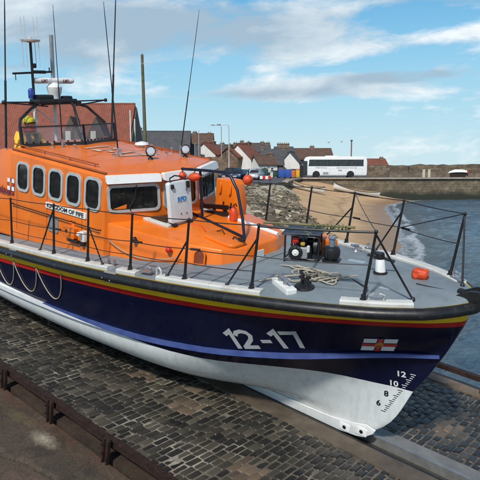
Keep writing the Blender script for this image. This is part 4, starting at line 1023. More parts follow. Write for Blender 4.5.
# crewman in the flybridge: faces the bow, hands forward on the console
crew = thing('person', 'crew member in yellow waterproofs and yellow helmet standing in the flybridge behind the windscreen', 'person', at_boat(-9.82, -.62, 2.70, -8))
J = dict(head=(.06, 0, 1.60), neck=(.02, 0, 1.43), chest=(.0, 0, 1.25), waist=(-.02, 0, 1.04), pelvis=(-.02, 0, .90))
for s, k in (('l', 1), ('r', -1)):
    J.update({s+'_sh': (.0, .20*k, 1.36), s+'_el': (.10, .32*k, 1.10), s+'_wr': (.34, .22*k, 1.06), s+'_hip': (-.02, .10*k, .84), s+'_knee': (.02, .11*k, .47), s+'_ank': (-.02, .12*k, .09), s+'_toe': (.16, .13*k, .04)})
figure(crew, J, (M_YELLOW, M_YELLOW, M_BLACK)); face(crew, (.06, 0, 1.60), (1, -.25, 0))
mm = MB(); mm.lathe([(.125, 0), (.128, .03), (.122, .08), (.10, .125), (.06, .155), (.01, .165)], (.05, 0, 1.625), n=20); hm = mm.build('helmet', mat('yellow_helmet', (.72, .62, .03), .35, var=.08), crew)
mm = MB(); mm.tube([(.17*math.cos(k*.3-1.2)*.8+.05, .135*math.sin(k*.3-1.2), 1.645) for k in range(9)], .014, 6); mm.build('visor', M_BLACK, hm)
mm = MB(); mm.tube([(.02+.115*math.cos(k*.6283), .125*math.sin(k*.6283), 1.475+.012*math.cos(k*.6283)) for k in range(10)], .048, 8, closed=True); mm.build('collar', M_RED, crew)
mm = MB()
for k in (-1, 1): mm.sweep([(.155, .085*k, 1.40), (.185, .085*k, 1.28), (.175, .085*k, 1.08)], [(-.055, -.035), (.055, -.035), (.055, .035), (-.055, .035)], up=(0, 1, 0), smooth=False)
mm.build('lifejacket', M_NAVYPAINT, crew)
for k in (-1, 1):
    MB().tube([(.0, .20*k-.085, 1.27), (.05, .26*k-.0, 1.25), (.06, .29*k, 1.21), (.0, .31*k, 1.20)], .018, 6).build('reflective_band', M_STEEL, crew)
MB().tube([(.05+.10*math.cos(k*.4-1.9), .125*math.sin(k*.4-1.9)*.75, 1.60-.09*math.cos(k*.4-1.9)) for k in range(3, 8)], .006, 5).build('chin_strap', M_BLACK, hm)
cs = thing('steering_console', 'dark steering console in front of the crew member behind the windscreen', 'console', at_boat(-9.42, -.55, 2.70, -8))
mm = MB(); mm.prism([(0, 0), (.22, 0), (.24, 1.0), (.16, 1.12), (-.02, 1.02)], lambda u, v, w: Vector((u-.02, w-.4, v)), .8); mm.build('cabinet', M_BLACK, cs, bevel=.02)
MB().tube([(-.10+.03*math.sin(k*.524), .15*math.cos(k*.524), 1.06+.15*math.sin(k*.524)) for k in range(12)], .014, 6, closed=True).build('wheel', M_STEEL, cs)
# =================================================================== slipway (own frame: x down the slip, y across, z up off its surface)
SX = BF.copy(); SY = Vector((0.656038, 0.754728, 0)); SZ = Vector((0.086135, -0.074871, 0.993466))
MSLIP = frame(SX, SY, SZ, BO)
def SL(x, y, z): return MSLIP @ Vector((x, y, z))
def struct(o, M=MSLIP):
    o.matrix_world = M; o['kind'] = 'structure'; return o
X0, X1 = -16.0, 3.2
rs = random.Random(11)
# setts: individually cut blocks in courses across the slip, one sheet
def setts():
    V = []; F = []; C = []
    def blk(x0, x1, y0, y1, col):
        h = rs.uniform(-.010, .009); tx, ty = rs.uniform(-.016, .016), rs.uniform(-.008, .008); n0 = len(V); cx, cy = (x0+x1)/2, (y0+y1)/2
        j = lambda: rs.uniform(-.006, .006); cr = .010
        base = [(x0+j(), y0+j()), (x1+j(), y0+j()), (x1+j(), y1+j()), (x0+j(), y1+j())]
        for k, (ins, z) in enumerate(((0, -.05), (.002, -.012+h), (.012, -.002+h), (.026, .002+h))):
            for i, (a, b) in enumerate(base):
                da = Vector((cx-a, cy-b)).normalized()
                p0 = base[i-1]; p1 = base[(i+1) % 4]
                e0 = Vector((p0[0]-a, p0[1]-b)).normalized(); e1 = Vector((p1[0]-a, p1[1]-b)).normalized()
                for e, lam in ((e0, 1), (e1, 1)):
                    q = Vector((a, b))+e*(cr if k else .004)+(e0+e1)*ins*.9
                    V.append((q.x, q.y, z+(q.x-cx)*tx/.06*.5+(q.y-cy)*ty/.12*.5 if k else z))
        for k in range(3):
            for i in range(8):
                l = (i+1) % 8; F.append((n0+k*8+i, n0+k*8+l, n0+k*8+8+l, n0+k*8+8+i))
        F.append(tuple(n0+24+i for i in range(8))); C.extend([col]*32)
    x = X0
    patches = [(-5.15, -1.25, .34, .06), (-4.25, -1.0, .26, .06), (-3.9, -1.45, .40, .08), (-2.0, -2.1, .42, .10), (-1.3, 1.25, .34, .10), (-.55, 1.35, .36, .14)]
    row = 0
    while x < X1:
        w = rs.uniform(.108, .130); row += 1
        for (ya, yb) in ((-3.02, -.60), (.46, 3.0)):
            y = ya-rs.uniform(0, .12)
            while y < yb:
                ln = rs.uniform(.19, .27); y1 = min(y+ln, yb)
                y0 = max(y, ya)
                if y1-y0 > .07:
                    mx, my = x+w/2, (y0+y1)/2; v = rs.random(); col = (v, 0.0, 0)
                    for px_, py_, ra, rb in patches:
                        if abs(mx-px_) < ra*.6 and abs(my-py_) < rb*1.1+.08: col = (v, 1.0, 0)
                    g1, g2 = rs.uniform(.002, .006), rs.uniform(.002, .006); blk(x+g1, x+w-rs.uniform(.002, .006), y0+g2, y1-rs.uniform(.002, .006), col)
                y += ln
        x += w
    me = bpy.data.meshes.new('cobbled_slipway'); me.from_pydata(V, [], F)
    at = me.attributes.new('sett', 'FLOAT_VECTOR', 'POINT'); at.data.foreach_set('vector', [c for t in C for c in t])
    bm = bmesh.new(); bm.from_mesh(me); bmesh.ops.recalc_face_normals(bm, faces=bm.faces[:]); bm.to_mesh(me); bm.free()
    for p in me.polygons: p.use_smooth = True
    me.set_sharp_from_angle(angle=R(50))
    m, nt, b = nodes_of('granite_setts')
    a = N(nt, 'ShaderNodeAttribute'); a.attribute_name = 'sett'; sx = N(nt, 'ShaderNodeSeparateXYZ'); nt.links.new(a.outputs['Vector'], sx.inputs[0])
    base = ramp(nt, sx.outputs['X'], [(0, (.012, .0115, .010)), (.5, (.024, .0215, .018)), (.85, (.044, .038, .029)), (1, (.085, .072, .053))])
    tan = ramp(nt, sx.outputs['X'], [(0, (.075, .054, .037)), (1, (.155, .112, .075))])
    c = mixc(nt, sx.outputs['Y'], base, tan)
    f = noise_fac(nt, 1.1, 5, .6); sil = ramp(nt, f, [(.54, (0, 0, 0)), (.74, (.45, .45, .45))])
    c = mixc(nt, sil, c, (.12, .102, .076))
    f2 = noise_fac(nt, 40, 6, .7); c = mixc(nt, ramp(nt, f2, [(.55, (0, 0, 0)), (.8, (.4, .4, .4))]), c, (.11, .095, .075))
    nt.links.new(c, b.inputs['Base Color'])
    wet = ramp(nt, noise_fac(nt, .8, 4), [(.38, (.16, .16, .16)), (.68, (.52, .52, .52))]); nt.links.new(wet, b.inputs['Roughness'])
    bump(nt, b, noise_fac(nt, 55, 6, .65), .35, .012)
    me.materials.append(m); o = bpy.data.objects.new('cobbled_slipway', me); COL.objects.link(o); return struct(o)
setts()
# the mortar bed under the setts
m, nt, b = nodes_of('pale_mortar')
f = noise_fac(nt, 1.0, 6, .6); c = ramp(nt, f, [(.38, (.060, .050, .037)), (.54, (.13, .112, .084)), (.70, (.44, .40, .32))]); f2 = noise_fac(nt, 30, 5)
c = mixc(nt, ramp(nt, f2, [(.45, (0, 0, 0)), (.8, (.5, .5, .5))]), c, (.12, .10, .07)); nt.links.new(c, b.inputs['Base Color']); b.inputs['Roughness'].default_value = .7
bump(nt, b, noise_fac(nt, 80, 4), .4, .01); M_MORTAR = m
for ya, yb in ((-3.04, -.58), (.44, 3.02)):
    def fn(i, j, ya=ya, yb=yb):
        x = lerp(X0, X1, i); y = lerp(ya, yb, j); return Vector((x, y, -.0105+.006*mnoise.noise(Vector((x*3, y*3, 0)))+.004*mnoise.noise(Vector((x*11, y*11, 5)))))
    struct(MB().grid(300, 40, fn).build('mortar_bed', M_MORTAR))
# keelway: worn concrete bands, a sunk steel channel
m, nt, b = nodes_of('worn_concrete_band')
f = noise_fac(nt, 2.0, 8, .65); c = ramp(nt, f, [(.3, (.055, .040, .028)), (.55, (.105, .080, .056)), (.75, (.18, .145, .105))]); nt.links.new(c, b.inputs['Base Color']); b.inputs['Roughness'].default_value = .55
bump(nt, b, noise_fac(nt, 30, 7, .7), .5, .02); M_BAND = m
m, nt, b = nodes_of('wet_grey_concrete')
f = noise_fac(nt, 2.0, 8, .65); c = ramp(nt, f, [(.3, (.10, .10, .098)), (.7, (.21, .205, .195))]); nt.links.new(c, b.inputs['Base Color']); b.inputs['Roughness'].default_value = .38
bump(nt, b, noise_fac(nt, 30, 7, .7), .4, .02); M_BAND2 = m
def strip(name, y0, y1, z0, z1, mt, amp=.006):
    mb = MB(); prof = [(y0, z0), (y0, z1), (y1, z1), (y1, z0)]
    def fn(i, j):
        k = j*3; a = int(min(2, k)); t = k-a; y = lerp(prof[a][0], prof[a+1][0], t); z = lerp(prof[a][1], prof[a+1][1], t); x = lerp(X0, X1, i)
        return Vector((x, y+amp*mnoise.noise(Vector((x*2.5, y*3, z*3))), z+amp*mnoise.noise(Vector((x*3, y*5, 7)))*(1 if .2 < j < .8 else 0)))
    return struct(mb.grid(200, 12, fn, smooth=False).build(name, mt))
strip('keelway_kerb', -.595, -.22, -.25, .010, M_BAND); strip('keelway_kerb', .20, .455, -.25, .010, M_BAND2)
M_RUST = mat('rusty_iron', (.024, .012, .009), .7, .25, var=.6, scale=9, dirt=(.11, .038, .016), dirt_amt=.8, bmp=.5, bscale=45)
M_DARKIRON = mat('wet_dark_iron', (.03, .026, .022), .35, .5, var=.4, scale=8, dirt=(.09, .04, .02), dirt_amt=.6, bmp=.2)
strip('keelway_floor', -.22, .20, -.27, -.13, mat('silt', (.035, .032, .026), .4, var=.5, scale=4, bmp=.4, dirt=(.05, .07, .03), dirt_amt=.7))
strip('keelway_channel', -.215, -.155, -.2, .004, M_DARKIRON, .001); strip('keelway_channel', .125, .195, -.2, .018, mat('worn_steel_rail', (.30, .30, .29), .35, .6, var=.25, scale=5), .001)
# ramp body down to the beach and the sea
mb = MB(); mb.box(((X0+X1)/2, 0, -2.6), (X1-X0, 6.16, 4.7)); struct(mb.build('slipway_base', mat('dark_wet_stone', (.042, .028, .020), .7, var=.5, scale=4, bmp=.7, dirt=(.09, .04, .018), dirt_amt=.7)))
m_edge = mat('edge_stone', (.17, .125, .085), .6, var=.35, scale=3, dirt=(.06, .045, .03), dirt_amt=.7, bmp=.5, bscale=18)
strip('edge_kerb', 3.02, 3.42, -.4, .02, m_edge, .012)
# rusty kerb rails with their posts
def kerb_rail(y, sd, label, posts, group, h0=.03, h1=.115):
    t = thing('kerb_rail', label, 'rail', MSLIP @ Matrix.Translation((0, y, 0)))
    mb = MB(); n = 160
    for (ya, yb, za, zb) in ((-.045, .045, h1-.03, h1), (-.010, .010, h0-.06, h1-.03)):
        prof = [(ya, za), (yb, za), (yb, zb), (ya, zb)]; n0 = len(mb.v); vs = []; fs = []
        for i in range(n+1):
            x = lerp(X0, X1, i/n)
            for (yy, zz) in prof: vs.append((x, yy+.010*mnoise.noise(Vector((x*.7, 0, y)))+.005*mnoise.noise(Vector((x*6, yy*9, zz*9))), zz+.010*mnoise.noise(Vector((x*.9, 3, y)))+.004*mnoise.noise(Vector((x*8, yy*9, 2)))))
        for i in range(n):
            for k in range(4): fs.append((i*4+k, i*4+(k+1) % 4, i*4+4+(k+1) % 4, i*4+4+k))
        mb.add(vs, fs)
    mb.build('rail_beam', M_RUST, t)
    for x in posts:
        mb = MB(); o = sd*.085
        for d in (-.055, .045): mb.cbox((x+d, o, -.10), (.034, .06, .42), .008, Matrix.Rotation(R(rs.uniform(-3, 3)), 3, 'Y'))
        mb.cbox((x, o-sd*.02, -.08), (.11, .02, .40), .004)
        for z in (.03, -.10): mb.lathe([(.022, 0), (.022, .02), (.008, .024)], (x-.06, o+sd*.036, z), Matrix.Rotation(R(-90*sd), 3, 'X'), 6)
        mb.build('rail_post', M_RUST, t)
    return t
kerb_rail(-3.10, -1, 'rusty kerb rail with short posts between the cobbles and the concrete path in the foreground', [-14.1+1.48*k for k in range(12)], '')
def far_rail():
    t = thing('kerb_rail', 'rusty kerb rail along the seaward edge of the slip beyond the bow', 'rail', MSLIP @ Matrix.Translation((0, 3.16, 0)))
    mb = MB(); pts = [(lerp(X0, X1, i/80), .008*mnoise.noise(Vector((i*.2, 1, 1))), .30) for i in range(81)]
    mb.sweep(pts, [(-.06, -.045), (.06, -.045), (.06, .045), (-.06, .045)], up=(0, 0, 1), smooth=False); mb.build('rail_beam', M_RUST, t)
    for k in range(12):
        x = -15.4+1.48*k
        mb = MB(); mb.cbox((x, .02, .12), (.10, .09, .34), .01); mb.cbox((x, .02, -.03), (.16, .16, .03), .006); mb.build('rail_post', M_RUST, t)
far_rail()
# timber/plank debris and sunk mooring ring on the right half of the slip
mm = MB(); n = 18
mm.lathe([(.125, -.02), (.135, .004), (.105, .008), (.09, -.008), (.01, -.010)], n=n); o = mm.build('drain_ring', M_DARKIRON); o.matrix_world = MSLIP @ Matrix.Translation((-1.20, 1.42, .006)); tag(o, 'round dark drain opening in the cobbles beyond the bow', 'drain')
# concrete path beside the slip (foreground)
m, nt, b = nodes_of('weathered_concrete')
tc = N(nt, 'ShaderNodeTexCoord'); sx = N(nt, 'ShaderNodeSeparateXYZ'); nt.links.new(tc.outputs['Object'], sx.inputs[0])
f = noise_fac(nt, 1.6, 10, .68); fb = noise_fac(nt, .55, 4, .5); ff = noise_fac(nt, 120, 3)
c = ramp(nt, f, [(.28, (.026, .021, .014)), (.48, (.062, .047, .031)), (.72, (.135, .100, .068))])
c = mixc(nt, ramp(nt, fb, [(.42, (0, 0, 0)), (.62, (.7, .7, .7))]), c, (.085, .055, .038))
rust = mth(nt, 'MULTIPLY', mth(nt, 'MULTIPLY_ADD', sx.outputs['Y'], 2.6, 9.1, clamp=True), mth(nt, 'MULTIPLY_ADD', noise_fac(nt, 2.6, 6), 2.2, -.55, clamp=True))
c = mixc(nt, rust, c, (.12, .042, .016))
def spot(cx, cy, rx, ry, col, c, amt=.85):
    dx = mth(nt, 'MULTIPLY_ADD', sx.outputs['X'], 1/rx, -cx/rx); dy = mth(nt, 'MULTIPLY_ADD', sx.outputs['Y'], 1/ry, -cy/ry)
    d = mth(nt, 'SQRT', mth(nt, 'ADD', mth(nt, 'MULTIPLY', dx, dx), mth(nt, 'MULTIPLY', dy, dy)))
    d = mth(nt, 'ADD', d, mth(nt, 'MULTIPLY_ADD', noise_fac(nt, 9, 8, .7), 1.6, -.8))
    return mixc(nt, mth(nt, 'MULTIPLY', mth(nt, 'SUBTRACT', 1.15, d, clamp=True), amt), c, col)
c = spot(-4.85, -3.50, .34, .15, (.44, .39, .30), c)
c = spot(-5.7, -3.45, .5, .12, (.16, .13, .05), c, .5)
c = spot(-4.1, -4.25, .5, .28, (.17, .095, .075), c, .8)
vo0 = N(nt, 'ShaderNodeTexVoronoi'); vo0.inputs['Scale'].default_value = 38; nt.links.new(tc.outputs['Object'], vo0.inputs['Vector'])
agg = ramp(nt, vo0.outputs['Color'], [(.3, (.55, .55, .55)), (.75, (1.5, 1.45, 1.35))]); c = mixc(nt, .45, c, agg, 'MULTIPLY')
grn = ramp(nt, noise_fac(nt, .9, 7, .65), [(.52, (0, 0, 0)), (.66, (.6, .6, .6))]); c = mixc(nt, grn, c, (.065, .062, .025))
drk = ramp(nt, noise_fac(nt, 2.8, 8, .7), [(.50, (0, 0, 0)), (.64, (.7, .7, .7))]); c = mixc(nt, drk, c, (.026, .020, .014))
sp = ramp(nt, ff, [(.57, (0, 0, 0)), (.66, (.8, .8, .8))]); c = mixc(nt, sp, c, (.23, .195, .14))
nt.links.new(c, b.inputs['Base Color']); nt.links.new(mth(nt, 'MULTIPLY_ADD', f, .5, .4, clamp=True), b.inputs['Roughness'])
vo = N(nt, 'ShaderNodeTexVoronoi'); vo.inputs['Scale'].default_value = 38; nt.links.new(tc.outputs['Object'], vo.inputs['Vector'])
peb = ramp(nt, vo.outputs['Distance'], [(.10, (1, 1, 1)), (.42, (0, 0, 0))])
hh = mth(nt, 'ADD', mth(nt, 'ADD', mth(nt, 'MULTIPLY', noise_fac(nt, 5, 6, .6), .6), mth(nt, 'MULTIPLY', ff, .45)), mth(nt, 'MULTIPLY', noise_fac(nt, 240, 2), .3)); bump(nt, b, hh, .8, .03); M_PATH = m
def pathf(i, j):
    x = lerp(X0, X1, i); y = lerp(-9.0, -3.16, j); z = -.27+.02*mnoise.noise(Vector((x*.8, y*.8, 0)))+.008*mnoise.noise(Vector((x*4, y*4, 1)))
    # broken slabs at the lower left: a step along a crooked crack
    e = y+4.0+.12*math.sin(x*2.1)+.10*mnoise.noise(Vector((x*3, 2, 0)))
    if e < 0: z -= .025
    e2 = abs(e); z -= .03*max(0, 1-e2/.03)
    e3 = abs((x+4.55)+.35*(y+4.0)+.06*mnoise.noise(Vector((y*4, 4, 0)))) if y < -4.0 else 1
    z -= .03*max(0, 1-e3/.03)
    return Vector((x, y, z))
struct(MB().grid(620, 190, pathf).build('concrete_path', M_PATH))
# =================================================================== shore, sea, quay, pier (world frame: x right, y away, sea level z = 0)
def st(o): o['kind'] = 'structure'; return o
SHORE = [(-40, -1), (12, -.5), (17, 1.2), (22, 4.6), (28, 7.6), (34, 9.6), (40, 11.3), (48, 13.2), (54, 14.6), (64, 16.6), (74, 18.6), (80, 20.2), (86, 23.4), (91, 27.0), (98, 29), (104, 31), (400, 31)]
shore_x = tab(SHORE)
ROAD = 3.5
def beach_z(x, y):
    d = shore_x(y)-x
    z = .13*d if d < 3 else .39+.215*(d-3)
    z += .05*mnoise.noise(Vector((x*.35, y*.22, 0)))+.02*mnoise.noise(Vector((x*1.4, y*1.1, 3)))
    vx, vy = x-BO.x, y-BO.y; ly = .656*vx+.7547*vy; sz_ = BO.z-.115*(.7547*vx-.656*vy)
    cap = sz_-.6 if ly < 3.5 else lerp(sz_-.35, 2.95, min(1, (ly-3.5)/9)) if y < 58 else 2.95
    return max(-1.6, min(z, cap, 2.95))
m, nt, b = nodes_of('wet_and_dry_sand')
tc = N(nt, 'ShaderNodeTexCoord'); sx = N(nt, 'ShaderNodeSeparateXYZ'); nt.links.new(tc.outputs['Object'], sx.inputs[0])
f = noise_fac(nt, .35, 8, .6); fw = noise_fac(nt, .5, 5)
c = ramp(nt, f, [(.3, (.43, .275, .140)), (.7, (.57, .385, .215))])
zz = mth(nt, 'MULTIPLY_ADD', sx.outputs['Z'], 2.4, mth(nt, 'MULTIPLY_ADD', fw, .8, -.75))
wetm = mth(nt, 'SUBTRACT', 1.0, zz, clamp=True)
c = mixc(nt, mth(nt, 'MULTIPLY', wetm, .8), c, (.25, .150, .080))
wd = noise_fac(nt, .45, 6, .7, stretch=(1, .35, 1)); c = mixc(nt, ramp(nt, wd, [(.60, (0, 0, 0)), (.70, (.5, .5, .5))]), c, (.22, .125, .062))
nt.links.new(c, b.inputs['Base Color']); nt.links.new(mth(nt, 'MULTIPLY_ADD', wetm, -.45, .9), b.inputs['Roughness'])
wl_ = mth(nt, 'SUBTRACT', 1.0, mth(nt, 'ABSOLUTE', mth(nt, 'MULTIPLY', mth(nt, 'SUBTRACT', mth(nt, 'MULTIPLY_ADD', noise_fac(nt, .25, 5), .8, sx.outputs['Z']), 1.35), 9)), clamp=True)
c = mixc(nt, mth(nt, 'MULTIPLY', mth(nt, 'MULTIPLY', wl_, ramp(nt, noise_fac(nt, 3, 6, .7), [(.42, (0, 0, 0)), (.6, (1, 1, 1))])), .8), c, (.06, .045, .025)); nt.links.new(c, b.inputs['Base Color'])
bump(nt, b, mth(nt, 'ADD', noise_fac(nt, 5, 8, .65), mth(nt, 'MULTIPLY', noise_fac(nt, 1.6, 3), 1.2)), .9, .09)
st(MB().grid(120, 220, lambda i, j: (lambda x, y: Vector((x, y, beach_z(x, y))))(lerp(-14, 36, i), lerp(6, 112, j**1.3))).build('beach', m))
# sea: wind-roughened waves, foam where they run up the sand
def sea_grid():
    V = []; F = []; A = []
    ys = [2+ (k/330)**2.2*118 for k in range(331)]+[135, 160, 220, 320, 520, 900, 1600, 3000]; xs = 150
    def wave(x, y):
        k = max(0, 1-y/220); h = 0
        for (fx, fy, a, ph) in ((1.1, .55, .055, 0), (2.3, 1.6, .035, 5), (4.4, 2.2, .018, 9), (.45, .3, .07, 2)):
            n = mnoise.noise(Vector((x*fx, y*fy, ph))); h += a*1.55*(1-2*abs(n))
        d = x-shore_x(y)
        br = 0
        for w0, hh in ((1.2, .16), (3.2, .13), (5.6, .10)):
            e = d-w0-.7*mnoise.noise(Vector((y*.22, w0, 1)))-.3*mnoise.noise(Vector((y*.9, w0, 4))); br += hh*math.exp(-(e/.38)**2)*(.5+.5*mnoise.noise(Vector((y*.3, w0, 8)))+.3)
        return h*k*min(1, max(.12, d/4))+br*k, d, br
    for y in ys:
        lo = shore_x(y)-2.2; hi = lo+max(12, y*1.25+10) if y < 130 else y*1.6+60
        if y >= 130: lo = -y*1.2-50
        for i in range(xs+1):
            x = lo+(hi-lo)*(i/xs)**1.35; h, d, br = wave(x, y); V.append((x, y, h)); A.append((d, br, 0))
    n = xs+1
    for j in range(len(ys)-1):
        for i in range(xs): a = j*n+i; F.append((a, a+1, a+n+1, a+n))
    me = bpy.data.meshes.new('sea'); me.from_pydata(V, [], F); me.polygons.foreach_set('use_smooth', [True]*len(F))
    at = me.attributes.new('shore', 'FLOAT_VECTOR', 'POINT'); at.data.foreach_set('vector', [c for t in A for c in t])
    m, nt, b = nodes_of('sea_water')
    a = N(nt, 'ShaderNodeAttribute'); a.attribute_name = 'shore'; sx = N(nt, 'ShaderNodeSeparateXYZ'); nt.links.new(a.outputs['Vector'], sx.inputs[0])
    fn = noise_fac(nt, 1.0, 7, .65, stretch=(1, .5, 1)); f2 = noise_fac(nt, 3.5, 6, .7, stretch=(1, .5, 1))
    deep = ramp(nt, noise_fac(nt, .12, 5, .6, stretch=(.6, 1, 1)), [(.35, (.060, .115, .170)), (.7, (.130, .205, .270))])
    shal = mth(nt, 'SUBTRACT', 1.0, mth(nt, 'MULTIPLY', sx.outputs['X'], .16), clamp=True)
    c = mixc(nt, mth(nt, 'MULTIPLY', shal, .75), deep, (.115, .125, .12))
    edge = mth(nt, 'SUBTRACT', 1.15, mth(nt, 'MULTIPLY', mth(nt, 'ABSOLUTE', sx.outputs['X']), .75), clamp=True)
    fo = mth(nt, 'ADD', mth(nt, 'MULTIPLY', sx.outputs['Y'], 5.2), mth(nt, 'MULTIPLY', edge, .62))
    fo = mth(nt, 'ADD', fo, mth(nt, 'MULTIPLY', shal, .26))
    fo = mth(nt, 'SUBTRACT', mth(nt, 'MULTIPLY_ADD', f2, 1.5, fo), 1.42, clamp=True)
    fo = mth(nt, 'MULTIPLY', fo, 2.6, clamp=True)
    caps = mth(nt, 'MULTIPLY', mth(nt, 'SUBTRACT', noise_fac(nt, 2.6, 9, .75, stretch=(1, .45, 1)), .60, clamp=True), 4, clamp=True)  # small whitish crests, also painted sparkle on the water
    fo = mth(nt, 'MAXIMUM', fo, mth(nt, 'MULTIPLY', caps, .42))
    c = mixc(nt, mth(nt, 'MULTIPLY', fo, .85), c, (.58, .62, .66)); nt.links.new(c, b.inputs['Base Color'])
    nt.links.new(mth(nt, 'MULTIPLY_ADD', fo, .5, .13, clamp=True), b.inputs['Roughness']); b.inputs['IOR'].default_value = 1.33
    h = mth(nt, 'ADD', noise_fac(nt, 2.2, 8, .62, stretch=(1, .6, 1)), mth(nt, 'MULTIPLY', noise_fac(nt, .6, 4, .5, stretch=(1, .6, 1)), 1.5)); bump(nt, b, h, 1.0, .55)
    me.materials.append(m); o = bpy.data.objects.new('sea', me); COL.objects.link(o); return st(o)
sea_grid()
mb = MB(); mb.add([(-4000, -300, -1.7), (4000, -300, -1.7), (4000, 5000, -1.7), (-4000, 5000, -1.7)], [(0, 1, 2, 3)]); st(mb.build('seabed', mat('seabed_silt', (.05, .055, .05), .8)))
# quay: asphalt top, stone-faced edge
m, nt, b = nodes_of('quay_asphalt')
f = noise_fac(nt, .4, 8, .6); c = ramp(nt, f, [(.3, (.055, .056, .058)), (.7, (.095, .095, .096))]); nt.links.new(c, b.inputs['Base Color']); b.inputs['Roughness'].default_value = .8; bump(nt, b, noise_fac(nt, 40, 4), .3, .01); M_ASPH = m
def stone_mat(name, lo, hi, mortar, sc=1.0, scale=(1, 1, 1), wet=None):
    m, nt, b = nodes_of(name)
    tc = N(nt, 'ShaderNodeTexCoord'); sx = N(nt, 'ShaderNodeSeparateXYZ'); nt.links.new(tc.outputs['Object'], sx.inputs[0])
    cmb = N(nt, 'ShaderNodeCombineXYZ'); nt.links.new(mth(nt, 'ADD', sx.outputs['X'], sx.outputs['Y']), cmb.inputs['X']); nt.links.new(sx.outputs['Z'], cmb.inputs['Y'])
    br = N(nt, 'ShaderNodeTexBrick'); br.inputs['Scale'].default_value = sc; br.inputs['Color1'].default_value = rgba(lo); br.inputs['Color2'].default_value = rgba(hi); br.inputs['Mortar'].default_value = rgba(mortar)
    br.inputs['Mortar Size'].default_value = .02; br.inputs['Brick Width'].default_value = .9; br.inputs['Row Height'].default_value = .38; br.offset = .5; br.squash = .7; br.squash_frequency = 3
    nt.links.new(cmb.outputs[0], br.inputs['Vector']); c = br.outputs['Color']
    n = noise_fac(nt, 1.6, 9, .72); c = mixc(nt, 1.0, c, ramp(nt, n, [(.28, (.42, .41, .38)), (.5, (.9, .9, .88)), (.72, (1.6, 1.5, 1.35))]), 'MULTIPLY'); c = mixc(nt, ramp(nt, noise_fac(nt, .35, 6, .6, stretch=(1, 1, .5)), [(.48, (0, 0, 0)), (.66, (.7, .7, .7))]), c, (.075, .058, .04))
    if wet is not None:
        w = mth(nt, 'MULTIPLY_ADD', sx.outputs['Z'], -1.1, mth(nt, 'MULTIPLY_ADD', noise_fac(nt, .5, 5), 1.6, wet), clamp=True); c = mixc(nt, w, c, (.022, .026, .017))
    nt.links.new(c, b.inputs['Base Color']); b.inputs['Roughness'].default_value = .85
    bump(nt, b, mth(nt, 'ADD', br.outputs['Fac'], n), .6, .05); return m
M_PIER = stone_mat('harbour_stone', (.135, .108, .075), (.195, .155, .105), (.11, .09, .065), .9, wet=1.15)
M_WALLSTONE = stone_mat('sea_wall_stone', (.10, .075, .05), (.19, .145, .10), (.07, .06, .05), .9)
M_RUBBLEWALL = stone_mat('house_stone', (.15, .11, .078), (.24, .185, .135), (.16, .14, .12), 1.3)
quay = [(-160, 58), (-20, 58), (-6, 58), (.5, 60.5), (4.0, 66.5), (5.6, 72), (7.6, 84), (9.6, 91.5), (22, 91.0), (36, 92.6), (60, 95), (110, 99), (110, 103), (62, 100), (45, 100), (34, 112), (30, 190), (-160, 190)]
mb = MB(); nq = len(quay)
mb.add([(x, y, ROAD) for x, y in quay], [tuple(range(nq))]); st(mb.build('quay_road', M_ASPH, recalc=False))
mb = MB()
mb.add([(x, y, -1.8) for x, y in quay[:14]]+[(x, y, ROAD-.012) for x, y in quay[:14]], [(i, i+1, 15+i, 14+i) for i in range(13)]); pw = mb.build('pier', M_PIER); tag(pw, 'long stone harbour pier with a dark weedy foot running out to the right', 'pier')
mb = MB(); cop = [Vector((x, y, ROAD+.06)) for x, y in quay[5:12]]; mb.sweep(cop, [(-.35, -.16), (.35, -.16), (.35, .05), (-.35, .05)], up=(0, 0, 1), smooth=False); mb.build('coping', mat('pale_coping_stone', (.34, .30, .24), .8, var=.25, scale=2), pw)
def uneven_wall(name, label, pts, h0, th, mt, cat='wall', ragged=.35):
    mb = MB(); P = [Vector((x, y, 0)) for x, y in pts]; V = []; F = []; n = 0
    for a, c in zip(P[:-1], P[1:]):
        k = max(2, int((c-a).length/1.0)); nn = (c-a).cross(Vector((0, 0, 1))).normalized()
        for i in range(k+1):
            p = a.lerp(c, i/k); h = h0(p.x)+ragged*mnoise.noise(Vector((p.x*.55, p.y*.5, 1)))+ragged*.4*mnoise.noise(Vector((p.x*1.9, p.y*.9, 8)))
            V += [tuple(p+nn*th*.5+Vector((0, 0, ROAD-.1))), tuple(p+nn*th*.4+Vector((0, 0, h))), tuple(p-nn*th*.4+Vector((0, 0, h))), tuple(p-nn*th*.5+Vector((0, 0, ROAD-.1)))]
            if n % (k+1) != 0 or i > 0: 
                o = len(V)-8; F += [(o, o+1, o+5, o+4), (o+1, o+2, o+6, o+5), (o+2, o+3, o+7, o+6)]
            n += 1
        n = 0
    mb.add(V, F); o = mb.build(name, mt); return tag(o, label, cat)
uneven_wall('sea_wall', 'ragged old sea wall of dark stone standing on the pier behind its roadway', [(21.5, 106), (30, 104), (45, 103.5), (70, 104.5), (115, 108)], lambda x: 5.45+.012*(x-21), 1.2, M_WALLSTONE)
uneven_wall('low_parapet', 'lower broken stone wall in front of the old sea wall on the pier', [(26, 101.8), (34, 101.2), (44, 101.4)], lambda x: 4.25, .7, M_RUBBLEWALL, ragged=.3)
for x, y, lb in ((31.0, 98.6, 'left of the two pale stone posts on the pier'), (31.9, 98.6, 'right of the two pale stone posts on the pier')):
    mm = MB(); mm.cbox((0, 0, .62), (.42, .42, 1.25), .05); mm.cbox((0, 0, 1.28), (.5, .5, .12), .03); o = mm.build('stone_post', mat('pale_sandstone', (.52, .46, .34), .8, var=.15)); o.location = (x, y, ROAD); tag(o, lb, 'post', 'pale stone posts on the pier')
